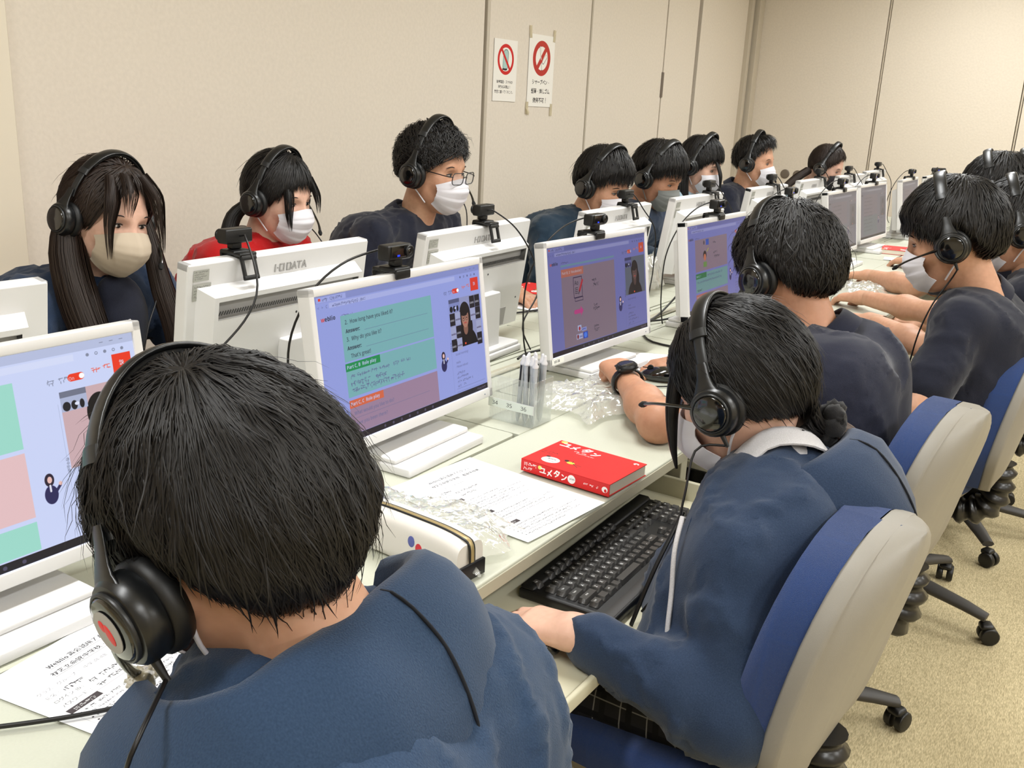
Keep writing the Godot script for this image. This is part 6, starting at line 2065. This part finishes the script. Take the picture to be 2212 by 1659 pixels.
func pen_holder() -> void:
	var t := thing("pen_holder", "clear ribbed acrylic pen holder with a strip numbered 34 35 36", "pen holder", Transform3D(Basis(), V(1.617, .70, -1.0)))
	var w := .072
	var l := .106
	var h := .096
	put("floor_plate", B.new().box(V(0, .0015, 0), V(w, .003, l)), M.acrylic, t)
	for q in [[V(-w / 2, h / 2, 0), V(.002, h, l)], [V(w / 2, h / 2, 0), V(.002, h, l)], [V(0, h / 2, -l / 2), V(w, h, .002)], [V(0, h / 2, l / 2), V(w, h, .002)]]:
		put("wall_plate", B.new().box(q[0], q[1], .0006), M.acrylic, t)
	put("divider", B.new().box(V(0, h / 2, .0), V(w - .004, h - .01, .0016)), M.acrylic, t)
	var ribs := B.new()
	for k in 26: ribs.tube([V(-w / 2 - .001, .002, -l / 2 + .004 + k * (l - .008) / 25), V(-w / 2 - .001, h - .012, -l / 2 + .004 + k * (l - .008) / 25)], .0011, 6)
	for k in 18: ribs.tube([V(-w / 2 + .004 + k * (w - .008) / 17, .002, l / 2 + .001), V(-w / 2 + .004 + k * (w - .008) / 17, h - .012, l / 2 + .001)], .0011, 6)
	put("ribs", ribs, M.acrylic, t)
	var im := blank(512, 100, Color(.90, .93, .90))
	for k in 3: latin(im, ["34", "35", "36"][k], Vector2(40 + k * 165, 72), 62, Color(.15, .16, .17))
	M.number_strip = printed(im)
	put("number_strip", B.new().box(V(-w / 2 - .0025, .038, .0), V(.0008, .019, l + .004)), M.paper_blank, t)
	put("number_print", B.new().panel(V(-w / 2 - .0032, .029, -l / 2 - .001), V(0, 0, l + .002), V(0, .018, 0)), M.number_strip, t)
	var pen := thing("pen", "white and clear ballpoint pen in the acrylic holder", "pen", Transform3D(), "pens in the acrylic holder")
	put("barrel", B.new().lathe([Vector2(0, 0), Vector2(.002, 0), Vector2(.0048, .012), Vector2(.0052, .04), Vector2(.0052, .104), Vector2(.0052, .104), Vector2(.0056, .104), Vector2(.0056, .12), Vector2(.0050, .124)], 12), M.pen_clear, pen)
	put("crown", B.new().lathe([Vector2(.0064, .122), Vector2(.0064, .126), Vector2(.004, .130), Vector2(.0034, .138), Vector2(.0022, .141), Vector2(0, .142)], 12), M.pen_white, pen)
	put("clip", B.new().box(V(-.0062, .098, 0), V(.0012, .045, .004), .0004), M.pen_dark, pen)
	var k := 0
	for ix in 2:
		for iz in 5:
			var p := V(1.594 + ix * .028 + (iz % 2) * .010, .7035, -.992 + iz * .0095 - ix * .002)
			var xf := at(p, iz * 40 + ix * 20, 2.0 - iz * .9, -2.0 + ix * 3.0)
			if k == 0: pen.transform = xf
			else: copy(pen, "white and clear ballpoint pen in the acrylic holder", xf)
			k += 1

func pencil_case() -> void:
	var t := thing("pencil_case", "white zipped pencil case with black corner and small balloon print", "pencil case", at(V(.985, .70, -.775), -4))
	var rows := []
	for i in 15:
		var v := i / 14.0
		var z := (v - .5) * .205
		var line := PackedVector3Array()
		var pinch := 1.0 - .10 * pow(absf(v * 2 - 1), 6)
		for k in 28:
			var an := TAU * k / 28
			var sx := signf(cos(an)) * pow(absf(cos(an)), .45)
			var sy := signf(sin(an)) * pow(absf(sin(an)), .55)
			line.append(V(sx * .031 * pinch, .033 + sy * .033 * pinch - (.006 * pow(absf(v * 2 - 1), 4) if sy > 0 else 0.0), z))
		rows.append(line)
	var b := B.new().grid(rows, true, true)
	for e in [0, 14]:
		var c := b.vert(V(0, .032, rows[e][0].z))
		var ring := []
		for k in 28: ring.append(b.vert(rows[e][k]))
		for k in 28: b.away([c, ring[k], ring[(k + 1) % 28]], V(0, .032, 0))
	put("case_body", b, M.case_white, t)
	var zp := []
	for i in 17:
		var v := i / 16.0
		zp.append(V(.0, .0665 - .007 * pow(absf(v * 2 - 1), 4), (v - .5) * .2))
	zp.append(V(0, .05, .1055)); zp.append(V(0, .03, .1065))
	put("zip", B.new().tube(curve(zp, 40), .0042, 8, .4, Vector3.UP), M.zip_gold, t)
	put("zip_edge", B.new().tube(curve(zp, 40), .0068, 8, .16, Vector3.UP), M.case_black, t)
	put("end_patch", B.new().box(V(0, .014, .1035), V(.060, .026, .006), .0028).box(V(.0305, .013, .094), V(.003, .024, .022), .001).box(V(-.0305, .013, .094), V(.003, .024, .022), .001), M.case_black, t)
	M.balloon_blue = mat(Color(.33, .36, .62), .6)
	M.balloon_red = mat(Color(.78, .17, .22), .6)
	put("balloon_print", B.new().ball(V(-.0305, .043, .022), V(.0015, .0085, .0065), 14, 10), M.balloon_blue, t)
	put("balloon_print", B.new().ball(V(-.0305, .036, .036), V(.0015, .0085, .0065), 14, 10), M.balloon_red, t)
